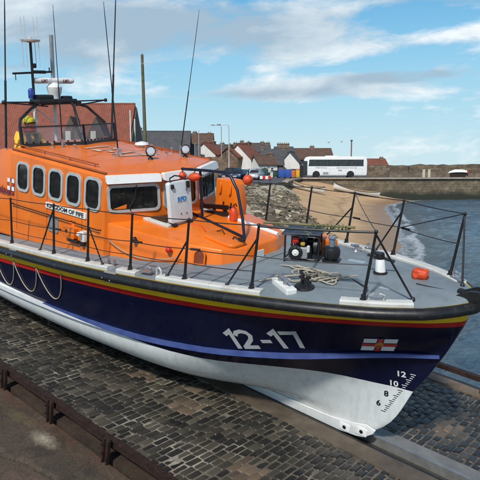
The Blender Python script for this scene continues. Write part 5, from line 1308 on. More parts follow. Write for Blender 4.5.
# white upturned dinghy with a red end, on the pier
dg_ = thing('upturned_boat', 'small white upturned boat with a red end, lying on the pier by the sea wall', 'boat', (37.6, 101.0, ROAD+.55))
mb = MB(); mb.cbox((0, 0, -.3), (2.6, .9, .5), .06); mb.build('trestle', M_RUST, dg_)
mb = MB(); mb.sweep([(-1.6, 0, .1), (-1.2, 0, .2), (-.4, 0, .28), (.7, 0, .28), (1.5, 0, .22)], [(.55*math.cos(k*.3927), .48*max(-.1, math.sin(k*.3927))) for k in range(16)], up=(0, 0, 1), radii=[.15, .6, 1, 1, .85]); mb.build('boat_hull', M_WHITE, dg_)
mb = MB(); mb.cbox((1.62, 0, .24), (.25, .95, .42), .06); mb.build('transom', M_RED, dg_)
# rock revetment between quay and sand: a mass of pale stones, with a smooth concrete apron at its top
M_ROCK = mat('pale_rock', (.24, .22, .185), .9, var=.45, scale=2.5, dirt=(.10, .09, .075), dirt_amt=.6, bmp=.5, bscale=9)
AX = [(60.5, .6), (67, 5.0), (72, 8.0)]
edge_top = tab([(20, 1.6), (30, 1.2), (40, .8), (48, .8), (55, 1.0), (61, 1.6), (66, 3.8), (72, 5.4)]); edge_bot = tab([(20, 4.6), (26, 5.0), (30, 5.1), (40, 5.5), (48, 5.7), (56, 5.9), (62, 6.2), (68, 6.9), (72, 7.6)])
def rev_z(x, y):
    a, b_ = edge_top(y), edge_bot(y); t = (x-a)/(b_-a); top = ROAD-.02 if y > 40 else lerp(2.75, ROAD-.02, max(0, (y-22)/18)); return lerp(top, beach_z(b_, y)-.1, max(-.25, min(1.1, t)))
def revf(i, j):
    y = lerp(20, 70, j); x = lerp(edge_top(y)-6, edge_bot(y)+.5, i); return Vector((x, y, min(rev_z(x, y), ROAD-.05)-.12+.12*mnoise.noise(Vector((x, y, 0)))))
mr, nt, b = nodes_of('dry_concrete_apron'); f = noise_fac(nt, .8, 8, .65)
nt.links.new(ramp(nt, f, [(.3, (.30, .265, .19)), (.7, (.46, .41, .31))]), b.inputs['Base Color']); b.inputs['Roughness'].default_value = .9; bump(nt, b, noise_fac(nt, 6, 8, .7), .5, .05)
st(MB().grid(30, 120, revf).build('concrete_apron', mr))
V = []; F = []; rk = random.Random(5); ico = bmesh.new(); bmesh.ops.create_icosphere(ico, subdivisions=1, radius=1); ico.verts.index_update()
IV = [v.co.copy() for v in ico.verts]; IF = [[v.index for v in f.verts] for f in ico.faces]; ico.free()
for k in range(6500):
    y = 20+46*rk.random()**1.25; a, b_ = edge_top(y), edge_bot(y); t = rk.random()
    if t < .55 and y > 47 and rk.random() < .93: continue
    x = lerp(a-.6, b_+.35*rk.random(), t); r = rk.uniform(.05, .19)*(1 if rk.random() < .95 else 2.0); o = len(V)
    q = Matrix.Rotation(rk.uniform(0, 6), 3, 'Z') @ Matrix.Rotation(rk.uniform(-.6, .6), 3, 'X'); sc = Vector((rk.uniform(.8, 2.4), rk.uniform(.5, 1.0), rk.uniform(.35, .7)))
    for v in IV:
        w = v*(1+.28*mnoise.noise(v*1.7+Vector((k, 0, 0)))); w = q @ Vector((w.x*sc.x*r, w.y*sc.y*r, w.z*sc.z*r)); V.append((x+w.x, y+w.y, rev_z(x, y)+.05+w.z))
    F += [[i+o for i in f] for f in IF]
me = bpy.data.meshes.new('rock_revetment'); me.from_pydata(V, [], F)
m, nt, b = nodes_of('revetment_stone'); gi = N(nt, 'ShaderNodeNewGeometry'); c = ramp(nt, gi.outputs['Random Per Island'], [(0, (.062, .050, .033)), (.4, (.13, .104, .07)), (.8, (.25, .205, .14)), (1, (.50, .44, .33))]); n_ = noise_fac(nt, 5, 6, .7)
c = mixc(nt, ramp(nt, n_, [(.45, (0, 0, 0)), (.75, (.6, .6, .6))]), c, (.10, .09, .06)); nt.links.new(c, b.inputs['Base Color']); b.inputs['Roughness'].default_value = .9; bump(nt, b, n_, .5, .05)
me.materials.append(m); o = bpy.data.objects.new('rock_revetment', me); COL.objects.link(o); tag(o, 'sloping mass of broken pale stones between the quay and the sand', 'rocks', kind='stuff')
# weed and drift timber where the rocks meet the sand
mb = MB()
for k in range(70):
    y = rk.uniform(24, 46); x = edge_bot(y)+rk.uniform(-.9, .5); a = rk.uniform(0, 6.28); ln = rk.uniform(.3, 1.1); z = max(beach_z(x, y), rev_z(x, y))+rk.uniform(.05, .3)
    mb.tube([(x, y, z), (x+ln*.5*math.cos(a), y+ln*.5*math.sin(a), z+rk.uniform(0, .15)), (x+ln*math.cos(a), y+ln*math.sin(a), z-.05)], rk.uniform(.015, .05), 5)
o = mb.build('driftwood', mat('grey_driftwood', (.13, .105, .075), .9, var=.4)); tag(o, 'tangle of driftwood and dry weed along the foot of the rocks', 'driftwood', kind='stuff')
# two white rowing skiffs on the sand
def skiff(label, x, y, rz, L=6.6):
    tt = thing('rowing_skiff', label, 'rowing boat', Matrix.Translation((x, y, beach_z(x, y)+.04)) @ Matrix.Rotation(R(rz), 4, 'Z') @ Matrix.Rotation(-math.atan2(beach_z(x+3*math.cos(R(rz)), y+3*math.sin(R(rz)))-beach_z(x-3*math.cos(R(rz)), y-3*math.sin(R(rz))), 6), 4, 'Y') @ Matrix.Rotation(R(9), 4, 'X'), 'white rowing skiffs drawn up on the sand')
    def sec(i, s, inner=0.0):
        t = i; w = .82*math.sin(math.pi*min(1, max(0, .06+.90*t)))**.62*(1-.15*t)-inner; sh = .62+.42*(2*t-1)**2; k = .04+.16*(2*t-1)**4+inner; pts = []
        for q in range(9):
            a = q/8*math.pi; yy = -math.cos(a)*w; zz = lerp(sh, k, math.sin(a)**.8); pts.append(Vector(((t-.5)*L, yy, zz)))
        return pts
    mb = MB(); rows = [sec(i/24, 0) for i in range(25)]; mb.add([p for r in rows for p in r], [(a*9+q, a*9+q+1, a*9+q+10, a*9+q+9) for a in range(24) for q in range(8)], smooth=True)
    mb.add(rows[0], [tuple(range(9))]); mb.add(rows[-1], [tuple(range(9))]); mb.build('boat_hull', M_WHITE, tt)
    mb = MB(); rows = [sec(i/24, 0, .035) for i in range(25)]; mb.add([p for r in rows for p in r], [(a*9+q, a*9+q+9, a*9+q+10, a*9+q+1) for a in range(24) for q in range(8)], smooth=True); mb.build('inner_lining', mat('pale_wood', (.36, .25, .13), .6, var=.2), tt, recalc=False)
    for sd in (0, 8):
        mb = MB(); mb.tube([sec(i/24, 0)[sd] for i in range(25)], .045, 6); mb.build('gunwale', mat('dark_wood', (.05, .03, .02), .6, var=.3), tt)
    for k in (.28, .42, .56, .70):
        mb = MB(); p = sec(k, 0); mb.cbox(((k-.5)*L, 0, .46), (.24, 1.25, .04), .008); mb.build('thwart', mat('pale_wood', (.36, .25, .13), .6), tt)
    return tt
skiff('white rowing skiff on the sand further from the water, its near end by the rocks', 8.7, 79.0, -12, 5.4)
skiff('white rowing skiff on the sand below the bus, nearer the water', 17.4, 87.2, 12, 7.4)
# =================================================================== town on the quay
def gable_house(name, label, x, y, w, d, eave, ridge, rot, wall, roof, chims=(), wins=(), door=None, z0=ROAD, cat='house', group=None, skew=False, dorm=()):
    """ridge along local x; local -y faces the viewer. wins: (x, z, w, h) on the -y face or (…, 'g') on the +x gable, 'h' on the -x gable"""
    t = thing(name, label, cat, Matrix.Translation((x, y, z0)) @ Matrix.Rotation(R(rot), 4, 'Z'), group)
    e, r = eave-z0, ridge-z0; mb = MB()
    P = [(-w/2, -d/2), (w/2, -d/2), (w/2, d/2), (-w/2, d/2)]
    vs = [(a, b_, -.2) for a, b_ in P]+[(a, b_, e) for a, b_ in P]+[(-w/2, 0, r), (w/2, 0, r)]
    mb.add(vs, [(0, 1, 5, 4), (1, 2, 6, 9, 5), (2, 3, 7, 6), (3, 0, 4, 8, 7), (0, 3, 2, 1), (4, 5, 9, 8), (6, 7, 8, 9)]); mb.build('wall', wall, t)
    mb = MB(); o = .22; th = .16; sl = (r-e)/(d/2)
    for s in (-1, 1):
        A = [(-w/2-o, s*(d/2+.3), e-sl*.3+.03), (w/2+o, s*(d/2+.3), e-sl*.3+.03), (w/2+o, 0, r+.03), (-w/2-o, 0, r+.03)]
        mb.add(A+[(p[0], p[1], p[2]+th) for p in A], [(3, 2, 1, 0), (4, 5, 6, 7), (0, 1, 5, 4), (1, 2, 6, 5), (2, 3, 7, 6), (3, 0, 4, 7)])
    mb.tube([(-w/2-o, 0, r+.16), (w/2+o, 0, r+.16)], .13, 6); ro = mb.build('roof', roof, t)
    for cx, cy, h in chims:
        mb = MB(); zb = r-abs(cy)*sl-.3; mb.cbox((cx, cy, (zb+r+h)/2), (.8, .6, r+h-zb), .03); mb.cbox((cx, cy, r+h+.05), (.95, .75, .12), .02)
        ch = mb.build('chimney', M_CHIM, ro)
        for k in (-.2, .2): MB().lathe([(.09, 0), (.11, .04), (.08, .22), (.10, .25), (.02, .25)], (cx+k, cy, r+h+.1), n=8).build('chimney_pot', M_POT, t)
    for wv in wins:
        wx, wz, ww, hh = wv[:4]; side = wv[4] if len(wv) > 4 else 'f'
        if side == 'f': f_ = lambda a, b_, c: Vector((wx+a, -d/2-c, wz+b_))
        elif side == 'g': f_ = lambda a, b_, c: Vector((w/2+c, wx+a, wz+b_))
        else: f_ = lambda a, b_, c: Vector((-w/2-c, wx+a, wz+b_))
        mb = MB(); mb.ring([(-ww/2, -hh/2), (ww/2, -hh/2), (ww/2, hh/2), (-ww/2, hh/2)], [(-ww/2+.08, -hh/2+.08), (ww/2-.08, -hh/2+.08), (ww/2-.08, hh/2-.08), (-ww/2+.08, hh/2-.08)], lambda a, b_, c: f_(a, b_, c), .06)
        mb.prism([(-ww/2, -.03), (ww/2, -.03), (ww/2, .03), (-ww/2, .03)], f_, .05); o = mb.build('window', M_WHITE, t)
        MB().prism([(-ww/2+.08, -hh/2+.08), (ww/2-.08, -hh/2+.08), (ww/2-.08, hh/2-.08), (-ww/2+.08, hh/2-.08)], f_, .03).build('pane', M_PANE, o)
    if door is not None:
        mb = MB(); mb.cbox((door, -d/2-.02, .98), (.95, .1, 2.0), .02); mb.build('door', M_DOOR, t)
    return t
def tiles(name, lo, hi, sc=1.0):
    m, nt, b = nodes_of(name); tc = N(nt, 'ShaderNodeTexCoord'); w = N(nt, 'ShaderNodeTexWave'); w.bands_direction = 'X'; w.inputs['Scale'].default_value = 1.4*sc; nt.links.new(tc.outputs['Object'], w.inputs['Vector'])
    n = noise_fac(nt, 1.3, 8, .65); c = ramp(nt, n, [(.3, lo), (.7, hi)]); c = mixc(nt, .25, c, w.outputs['Color'], 'MULTIPLY'); nt.links.new(c, b.inputs['Base Color']); b.inputs['Roughness'].default_value = .85
    w2 = N(nt, 'ShaderNodeTexWave'); w2.bands_direction = 'Z'; w2.inputs['Scale'].default_value = 1.6*sc; nt.links.new(tc.outputs['Object'], w2.inputs['Vector']); bump(nt, b, mth(nt, 'ADD', w.outputs['Fac'], w2.outputs['Fac']), .5, .05); return m
M_PANTILE = tiles('red_pantile', (.15, .050, .030), (.25, .085, .050)); M_PANTILE2 = tiles('brick_red_tile', (.19, .058, .036), (.30, .090, .055)); M_SLATE = tiles('slate', (.055, .058, .062), (.10, .10, .105)); M_BROWNTILE = tiles('brown_tile', (.085, .05, .036), (.15, .085, .06))
M_HARL = mat('white_harling', (.68, .67, .63), .85, var=.06, scale=.9, dirt=(.42, .40, .35), dirt_amt=.4, bmp=.3, bscale=12); M_CREAM = mat('cream_harling', (.52, .46, .36), .85, var=.1, scale=.9, bmp=.3, bscale=12); M_GREYH = mat('grey_harling', (.36, .35, .33), .85, var=.12, scale=.9, bmp=.3, bscale=12)
M_CHIM = mat('chimney_stone', (.17, .125, .09), .9, var=.3, scale=2); M_POT = mat('clay_pot', (.34, .15, .08), .85, var=.2); M_PANE = glassy('house_glass', (.02, .024, .03), .08); M_DOOR = mat('door_green', (.03, .05, .04), .5)
M_BROWNST = stone_mat('brown_house_stone', (.13, .085, .058), (.21, .14, .095), (.13, .11, .09), 1.2); M_CHAR = mat('dark_brown_slate_hanging', (.075, .055, .045), .7, var=.25, scale=2)
def PX(px, D): return (px-240)/580*.992*D
# big red-roofed hall behind the boat with two dark gabled dormers
h = gable_house('red_roofed_hall', 'long red tiled hall with dark gabled dormers behind the lifeboat mast', PX(128, 61)-15.7, 66, 31, 9, 7.3, 12.15, 0, M_CREAM, M_PANTILE2, cat='hall', wins=[(-12+2.2*k, 2.2, 1.1, 1.4) for k in range(11)])
hx0 = PX(128, 61)-15.7
for px, wd, hh, wall in ((72, 3.0, 3.7, M_CHAR), (97, 3.4, 3.6, M_CHAR)):
    lx = PX(px, 61)-hx0; mb = MB(); zb = 3.4; y0 = -5.1
    mb.add([(lx-wd/2, y0, zb), (lx+wd/2, y0, zb), (lx, y0, zb+hh), (lx-wd/2, .5, zb), (lx+wd/2, .5, zb), (lx, .5, zb+hh)], [(0, 1, 2), (0, 2, 5, 3), (1, 4, 5, 2), (0, 3, 4, 1)]); do = mb.build('dormer', wall, h)
    mb = MB(); mb.cbox((lx-.25, y0-.05, zb+1.0), (.55, .08, 2.3), .01); mb.build('dormer_window', mat('pale_blind', (.50, .47, .40), .6), do)
mb = MB(); mb.add([(15.5, -4.6, 3.6), (15.5, 4.6, 3.6), (15.5, 0, 8.45), (15.9, -4.6, 3.6), (15.9, 4.6, 3.6), (15.9, 0, 8.45)], [(0, 2, 1), (3, 4, 5), (0, 3, 5, 2), (1, 2, 5, 4), (0, 1, 4, 3)]); mb.build('gable_cladding', M_CHAR, h)
for yy in (-4.7, -2.2): 
    mb = MB(); mb.cbox((16.0, yy, 4.5 if yy < -3 else 5.4), (.12, .14, 6.4 if yy < -3 else 3.2), .01); mb.build('gable_post', M_GREYW, h)
# tall weathered pole behind the wheelhouse
p_ = thing('utility_pole', 'tall weathered wooden pole standing behind the wheelhouse', 'pole', (PX(146, 58.5), 58.5, ROAD))
MB().tube([(0, 0, -.1), (-.05, 0, 6), (-.16, 0, 12.75)], .18, 10, radii=[1.1, .95, .75]).build('pole_shaft', mat('weathered_timber', (.10, .095, .055), .9, var=.3, bmp=.4), p_)
mm = MB(); mm.cbox((-.15, -.05, 11.9), (.3, .12, .12), .01); mm.lathe([(.05, 0), (.07, .08), (.03, .14)], (-.15, 0, 12.75), n=8); mm.build('pole_cap', M_GREYMETAL, p_)
gable_house('slate_roofed_store', 'long low building with a wide dark slate roof right of the wooden pole', PX(160, 97), 99, 9.6, 9, 7.2, 11.0, 2, M_RUBBLEWALL, M_SLATE, [(-3.6, 0, .6)], [(-2.5, 2.0, 1.0, 1.3), (1.5, 2.0, 1.0, 1.3)], cat='building')
gable_house('white_gabled_cottage', 'small white gable end just left of the wide slate roof', PX(132, 93), 93, 2.4, 3.2, 7.9, 9.6, 90, M_HARL, M_SLATE, [(-.4, 0, .8)], cat='house')
gable_house('dark_slate_cottage', 'small dark cottage at the right end of the wide slate roof', PX(188, 100), 101, 3.8, 6, 6.6, 8.9, 4, M_BROWNST, M_SLATE, cat='house', wins=[(-.6, 2.0, .8, 1.1)])
gable_house('brown_tenement', 'tall brown stone tenement rising behind the white gable and low wall', PX(202, 116), 118, 4.2, 8, 9.2, 11.6, 0, M_BROWNST, M_BROWNTILE, [(-1.5, 0, .4), (1.4, 0, .2)], [(-1.4, 5.2, .8, 1.2), (1.2, 5.2, .8, 1.2)], cat='house')
gable_house('white_gable_red_roof', 'white gabled cottage with red pantiles behind the long stone wall', PX(209, 103), 105, 4.4, 4.6, 7.4, 9.3, 66, M_HARL, M_PANTILE, [(1.6, 0, .4)], [(0, 3.0, .7, .9, 'h')], cat='house')
uneven_wall('garden_wall', 'long brown rubble wall below the cottages on the quay', [(PX(183, 97), 97.5), (PX(229, 96), 96.5)], lambda x: 7.0+.02*x, .6, M_BROWNST, ragged=.25)
gable_house('stone_gable_house', 'brown stone gable house beside the two street lamps', PX(235, 101), 102, 5.2, 3.9, 6.9, 8.4, 62, M_BROWNST, M_PANTILE, [(-1.8, 0, .5)], [(.2, 2.6, .7, .9, 'h')], cat='house')
gable_house('white_fronted_house', 'white fronted house with a red pantiled roof and white skew gable', PX(244, 99), 102, 3.9, 5.2, 6.6, 9.0, 58, M_HARL, M_PANTILE, [(1.6, 0, .4)], [(-1.2, 1.9, .7, 1.0), (.9, 1.9, .7, 1.0), (0, 3.4, .7, .9, 'h'), (1.2, 1.7, .7, 1.0, 'h')], cat='house')
gable_house('tall_brown_house', 'tall brown house with two chimney stacks behind the white fronted house', PX(252, 116), 118, 5.0, 7, 8.2, 9.7, 0, M_BROWNST, M_BROWNTILE, [(-2.0, 0, .5), (2.1, 0, .3)], [(-1.2, 4.4, .7, 1.1), (1.0, 4.4, .7, 1.1)], cat='house')
gable_house('grey_gabled_house', 'narrow grey harled house between brown chimneys', PX(262, 112), 114, 3.0, 7, 7.6, 9.2, 0, M_GREYH, M_SLATE, [(1.2, 0, .5)], [(-.7, 3.0, .7, 1.1), (.6, 3.0, .7, 1.1)], cat='house')
gable_house('white_slate_house', 'white house with a dark slate roof behind the blue bins', PX(274, 104), 107, 4.6, 6, 6.6, 8.2, 0, M_HARL, M_SLATE, [(-2.0, 0, .4), (2.0, 0, .4)], [(-1.3, 2.4, .7, 1.1), (1.4, 2.4, .7, 1.1)], 0, cat='house')
gable_house('stone_porch_house', 'low stone lean-to in front of the white slate roofed house', PX(276, 99), 101, 2.6, 2.6, 5.6, 6.4, 0, M_RUBBLEWALL, M_SLATE, cat='shed', wins=[(.3, 1.2, .6, .7)])
gable_house('dark_stack_house', 'dark house with a broad square chimney block above the roofs', PX(285, 112), 116, 3.4, 6, 8.0, 8.9, 0, M_BROWNST, M_SLATE, [(-.9, 0, .7), (-.1, 0, .7), (.7, 0, .7)], cat='house')
gable_house('long_brown_roof', 'long building with a dull red brown roof behind the bus', PX(308, 112), 116, 9.6, 8, 6.6, 8.6, 0, M_BROWNST, M_BROWNTILE, [(1.2, 0, .5), (-3.6, 0, .3)], cat='building')
gable_house('white_gable_shed', 'broad low white gable standing behind the front of the bus', PX(293, 102), 104, 5.0, 4.0, 5.4, 7.7, 90, M_HARL, M_BROWNTILE, [(0, 0, .01)], cat='building') if False else gable_house('white_gable_shed', 'broad low white gable standing behind the front of the bus', PX(293, 102), 105, 5.0, 4.0, 5.5, 7.75, 78, M_HARL, M_SLATE, cat='building')
gable_house('far_red_roof', 'low red roofed house far off on its own to the right of the bus', PX(376, 128), 130, 4.6, 6, 5.4, 6.7, 0, M_BROWNST, M_PANTILE, [(1.6, 0, .4)], cat='house')
mm = MB(); mm.tube([(0, 0, -.1), (0, 0, 6.5)], .12, 8); mm.lathe([(.2, 6.4), (.24, 6.6), (.1, 6.7)], n=8); o = mm.build('flue_pipe', M_CHIM); o.location = (PX(352, 108), 109, ROAD); tag(o, 'thin dark flue standing up behind the bus roof', 'flue')
# parasol-like white canopy and skylight by the slate roof
mm = MB(); mm.lathe([(.02, 0), (.02, 2.2), (1.05, 2.25), (.05, 2.65), (.01, 2.66)], n=10); o = mm.build('garden_parasol', M_HARL); o.location = (PX(133, 84), 85, 6.0-.2); tag(o, 'open white parasol in front of the wide slate roof', 'parasol')
mm = MB(); mm.box((PX(133, 84), 86, 4.65), (14, 6, 2.3)); o = mm.build('raised_terrace', M_RUBBLEWALL); tag(o, 'raised stone terrace carrying the white parasol', 'terrace')
gable_house('low_white_cottage', 'low white cottage with a brown tiled roof between the bins and the silver car', PX(264, 97), 99, 3.4, 3.6, 5.7, 7.0, 24, M_HARL, M_BROWNTILE, [(1.2, 0, .4)], [(-.7, 1.3, .6, .8), (.7, 1.3, .6, .8)])
gable_house('small_stone_cottage', 'small brown stone cottage with a red roof just right of the white fronted house', PX(256, 103), 105, 3.2, 4.0, 6.0, 7.6, 70, M_BROWNST, M_PANTILE, [(-1.2, 0, .4)], [(0, 2.4, .6, .8, 'h')])
gable_house('grey_cottage_row', 'row of grey cottages under a slate roof above the long garden wall', PX(221, 110), 112, 6.2, 5.0, 7.6, 9.2, 5, M_GREYH, M_SLATE, [(-2.6, 0, .4), (.2, 0, .4), (2.7, 0, .4)], [(-1.5, 2.6, .6, .9), (1.2, 2.6, .6, .9)], cat='houses')
# street lamps
def lamp(label, x, y, h, arm, mt):
    t = thing('street_lamp', label, 'street lamp', (x, y, ROAD), 'street lamps on the quay')
    MB().tube([(0, 0, -.05), (0, 0, 1.2), (0, 0, 1.25), (0, 0, h-.3), (-.12, 0, h-.05), (-.4, 0, h), (-arm, 0, h+.02)], .075, 8, radii=[1.5, 1.5, 1.05, .8, .75, .7, .65]).build('lamp_post', mt, t)
    mm = MB(); mm.sweep([(-arm-.55, 0, h+.0), (-arm-.4, 0, h+.03), (-arm, 0, h+.03), (-arm+.08, 0, h+.02)], [(.14*math.cos(k*.785), .075*math.sin(k*.785)) for k in range(8)], up=(0, 0, 1), radii=[.5, 1, 1, .5]); mm.build('lamp_head', M_GREYMETAL, t); return t
lamp('taller street lamp with a bright post and grey head on the quay', PX(229, 90), 90, 8.15, 1.3, mat('galvanised_post', (.46, .47, .46), .45, .3, var=.1))
lamp('thin grey street lamp just left of the taller one', PX(221.5, 98), 98, 8.6, 1.2, mat('dull_grey_post', (.30, .31, .31), .5, .2, var=.1))
for px, D, h in ((199, 96, 7.6), (195, 97, 5.5)):
    mm = MB(); mm.tube([(0, 0, -.05), (0, 0, h)], .06, 6); mm.cbox((0, 0, h), (.2, .12, .12), .01); o = mm.build('slim_post', mat('galvanised_post', (.46, .47, .46), .45, .3)); o.location = (PX(px, D), D, ROAD); tag(o, 'slim pale post above the garden wall, %s' % ('taller and right of its neighbour' if px == 199 else 'shorter and left of its neighbour'), 'post')
# parked cars
def wheel(par, x, y, r=.31, sd=1):
    q = Matrix.Rotation(R(90), 3, 'X'); w = MB().lathe([(r*.62, -.10), (r*.95, -.10), (r, -.06), (r, .06), (r*.95, .10), (r*.62, .10)], (x, y, r), q, 18).build('wheel', M_RUBBER, par)
    MB().lathe([(.02, .06), (r*.5, .07), (r*.64, .095), (r*.64, -.095), (r*.5, -.07), (.02, -.06)], (x, y, r), q, 14).build('rim', M_STEEL, w); return w
def car(label, x, y, rz, paint, kind='hatch'):
    t = thing('parked_car', label, 'car', Matrix.Translation((x, y, ROAD)) @ Matrix.Rotation(R(rz), 4, 'Z'), 'cars parked on the quay')
    L, W, H = {'hatch': (3.9, 1.70, 1.46), 'saloon': (4.4, 1.76, 1.43), 'van': (4.8, 1.9, 2.15), 'suv': (4.4, 1.82, 1.68)}[kind]; hw = W/2
    lo = [(-L/2, .32), (-L/2+.02, .55), (-L/2+.1, .80), (-L/2+.9 if kind != 'van' else -L/2+.55, .93), (L/2-.35, .95), (L/2-.04, .85), (L/2, .5), (L/2-.03, .3)]
    mb = MB(); n = len(lo); ring = []
    for k, (yy, sh) in enumerate(((-hw, .04), (-hw+.12, 0), (hw-.12, 0), (hw, .04))): ring += [(u*(1-sh*.6), yy, v if v < .6 else v-sh*.5) for u, v in lo]
    fs = [(k*n+i, k*n+(i+1) % n, (k+1)*n+(i+1) % n, (k+1)*n+i) for k in range(3) for i in range(n)]+[tuple(range(n-1, -1, -1)), tuple(3*n+i for i in range(n))]
    mb.add(ring, fs); x0, x1, x2, x3 = {'hatch': (-1.05, -.35, 1.45, 1.85), 'saloon': (-.95, -.25, 1.15, 1.8), 'van': (-1.75, -1.15, 2.25, 2.35), 'suv': (-1.0, -.4, 1.75, 2.1)}[kind]
    tp = .24
    mb.add([(x0, -hw+.05, .92), (x3, -hw+.05, .92), (x3, hw-.05, .92), (x0, hw-.05, .92), (x1, -hw+tp, H), (x2, -hw+tp, H), (x2, hw-tp, H), (x1, hw-tp, H)], [(4, 5, 6, 7), (0, 1, 5, 4), (1, 2, 6, 5), (2, 3, 7, 6), (3, 0, 4, 7)])
    mb.build('body', paint, t, bevel=.05)
    def pane(A, o): 
        c = sum((Vector(p) for p in A), Vector())/4; q = [c+(Vector(p)-c)*.84+Vector(o) for p in A]; MB().add(q+[p-Vector(o)*2.5 for p in q], [(0, 1, 2, 3), (7, 6, 5, 4), (0, 4, 5, 1), (1, 5, 6, 2), (2, 6, 7, 3), (3, 7, 4, 0)]).build('window', M_GLASS, t)
    b = .96
    pane([(x0, -hw+.08, b), (x0, hw-.08, b), (x1, hw-tp, H-.03), (x1, -hw+tp, H-.03)], (-.02, 0, .012)); pane([(x3, -hw+.08, b), (x3, hw-.08, b), (x2, hw-tp, H-.03), (x2, -hw+tp, H-.03)], (.02, 0, .012))
    for s in (-1, 1):
        m_ = (x1+x2)/2
        pane([(x0+.1, s*(hw-.05), b), (m_, s*(hw-.05), b), (m_, s*(hw-tp), H-.04), (x1+.04, s*(hw-tp), H-.04)], (0, s*.018, .006))
        if kind != 'van': pane([(m_+.04, s*(hw-.05), b), (x3-.12, s*(hw-.05), b), (x2-.05, s*(hw-tp), H-.04), (m_+.04, s*(hw-tp), H-.04)], (0, s*.018, .006))
        for wx in (-L/2+.75, L/2-.78): wheel(t, wx, s*(hw-.1))
        MB().cbox((-L/2+.10, s*(hw-.3), .70), (.12, .34, .15), .03).build('headlight', M_STEEL, t); MB().cbox((L/2-.06, s*(hw-.22), .74), (.12, .22, .22), .03).build('tail_light', M_RED, t); MB().cbox((x0+.25, s*(hw+.07), .98), (.12, .16, .11), .03).build('mirror', paint, t)
    MB().cbox((-L/2+.0, 0, .52), (.03, .52, .11), .005).build('number_plate', M_FLAGWHITE, t)
    return t
P_DARK = mat('car_black', (.014, .015, .018), .25, .1, coat=.6); P_SILV = mat('car_silver', (.44, .46, .48), .3, .4, coat=.5); P_BLUE = mat('car_dark_blue', (.02, .035, .08), .25, .2, coat=.6); P_WHITE = mat('car_white', (.70, .71, .72), .3, coat=.5); P_GREY = mat('car_grey', (.13, .14, .15), .3, .3, coat=.5); P_RED = mat('car_red', (.35, .02, .018), .3, coat=.5)
car('black people carrier parked nearest the lamp posts, left end of the row of cars', PX(231, 83), 83.5, 62, P_DARK, 'suv')
car('dark blue hatchback parked between the black car and the white car', PX(239.5, 82), 82.5, 70, P_BLUE, 'hatch')
car('white hatchback parked in the middle of the row of cars on the quay', PX(247.5, 86), 86, 66, P_WHITE, 'hatch')
car('silver saloon parked at the right end of the row of cars', PX(255.5, 82), 82, 75, P_SILV, 'saloon')
car('grey hatchback parked behind the silver saloon', PX(259, 93), 94, 100, P_GREY, 'hatch')
car('light blue car parked against the white fronted house', PX(250, 94), 95, 20, mat('car_light_blue', (.20, .30, .42), .3, .2, coat=.5), 'hatch')
# bins and small things by the bus
def bin_(label, px, D, w, h, mt, lidm, group='wheeled bins on the quay'):
    t = thing('refuse_bin', label, 'bin', (PX(px, D), D, ROAD), group)
    mb = MB(); mb.box((0, 0, .15+h*.42), (w*.92, .8, h*.84), taper=1.06); mb.build('bin_body', mt, t, bevel=.03)
    mb = MB(); mb.prism([(-.46, 0), (.46, 0), (.44, .10), (.1, .2), (-.44, .12)], lambda u, v, w_: Vector((w_-w/2, u, .16+h*.84+v)), w); mb.build('lid', lidm, t, bevel=.02)
    for sx_ in (-1, 1):
        for sy_ in (-1, 1): MB().lathe([(.08, -.03), (.09, 0), (.08, .03)], (sx_*w*.38, sy_*.3, .09), Matrix.Rotation(R(90), 3, 'X'), 10).build('wheel', M_RUBBER, t)
M_BINBLUE = mat('bin_blue', (.02, .075, .33), .5, var=.12); M_BINGREEN = mat('bin_green', (.012, .055, .035), .5, var=.2); M_BINYEL = mat('bin_yellow', (.62, .36, .02), .5, var=.12); M_BINOR = mat('bin_orange', (.55, .12, .02), .5, var=.12)
bin_('left of the two large blue bins beside the bus', 281.8, 92, 1.12, 1.25, M_BINBLUE, M_BINBLUE); bin_('right of the two large blue bins, next to the orange one', 288.3, 92, 1.0, 1.25, M_BINBLUE, M_BINBLUE)
bin_('orange bin between the blue bins and the yellow bin', 293.3, 92, .66, 1.3, M_BINOR, M_BLACK); bin_('yellow bin nearest the front of the bus', 297.6, 92.3, .62, 1.3, M_BINYEL, M_BINOR)
bin_('tall dark green bin on its own by the standing man', 264.6, 88, .95, 1.45, M_BINGREEN, M_BINGREEN)
bin_('low green bin half hidden left of the blue bins', 275.5, 93, .8, 1.0, M_BINGREEN, M_BLACK)
man = thing('person', 'man in a pale top and dark trousers standing by the green bin on the quay', 'person', Matrix.Translation((PX(268.8, 88), 88.0, ROAD)) @ Matrix.Rotation(R(-60), 4, 'Z'))
J = dict(head=(.02, 0, 1.60), neck=(0, 0, 1.43), chest=(0, 0, 1.25), waist=(0, 0, 1.04), pelvis=(0, 0, .90))
for s, k in (('l', 1), ('r', -1)): J.update({s+'_sh': (0, .19*k, 1.36), s+'_el': (-.02, .25*k, 1.08), s+'_wr': (.08, .24*k, .84), s+'_hip': (0, .09*k, .86), s+'_knee': (.02+.05*k, .10*k, .48), s+'_ank': (.05*k, .10*k, .09), s+'_toe': (.18+.05*k, .12*k, .04)})
figure(man, J, (mat('pale_shirt', (.60, .55, .52), .8), mat('dark_trousers', (.03, .032, .04), .8), M_BLACK)); face(man, (.02, 0, 1.60), (1, 0, 0))
mm = MB(); mm.ball((.0, 0, 1.645), (.105, .09, .085), 12); mm.build('hair', mat('dark_hair', (.02, .013, .01), .6), man)
bar = thing('barrier', 'low red and white barrier at the quay edge below the standing man', 'barrier', (PX(265.5, 76), 76, ROAD))
for k in range(4): MB().cbox((-.55+.36*k, 0, .45), (.35, .12, .42), .02).build('panel', M_RED if k % 2 else M_FLAGWHITE, bar) if k else MB().cbox((-.55, 0, .45), (.35, .12, .42), .02).build('panel', M_FLAGWHITE, bar)
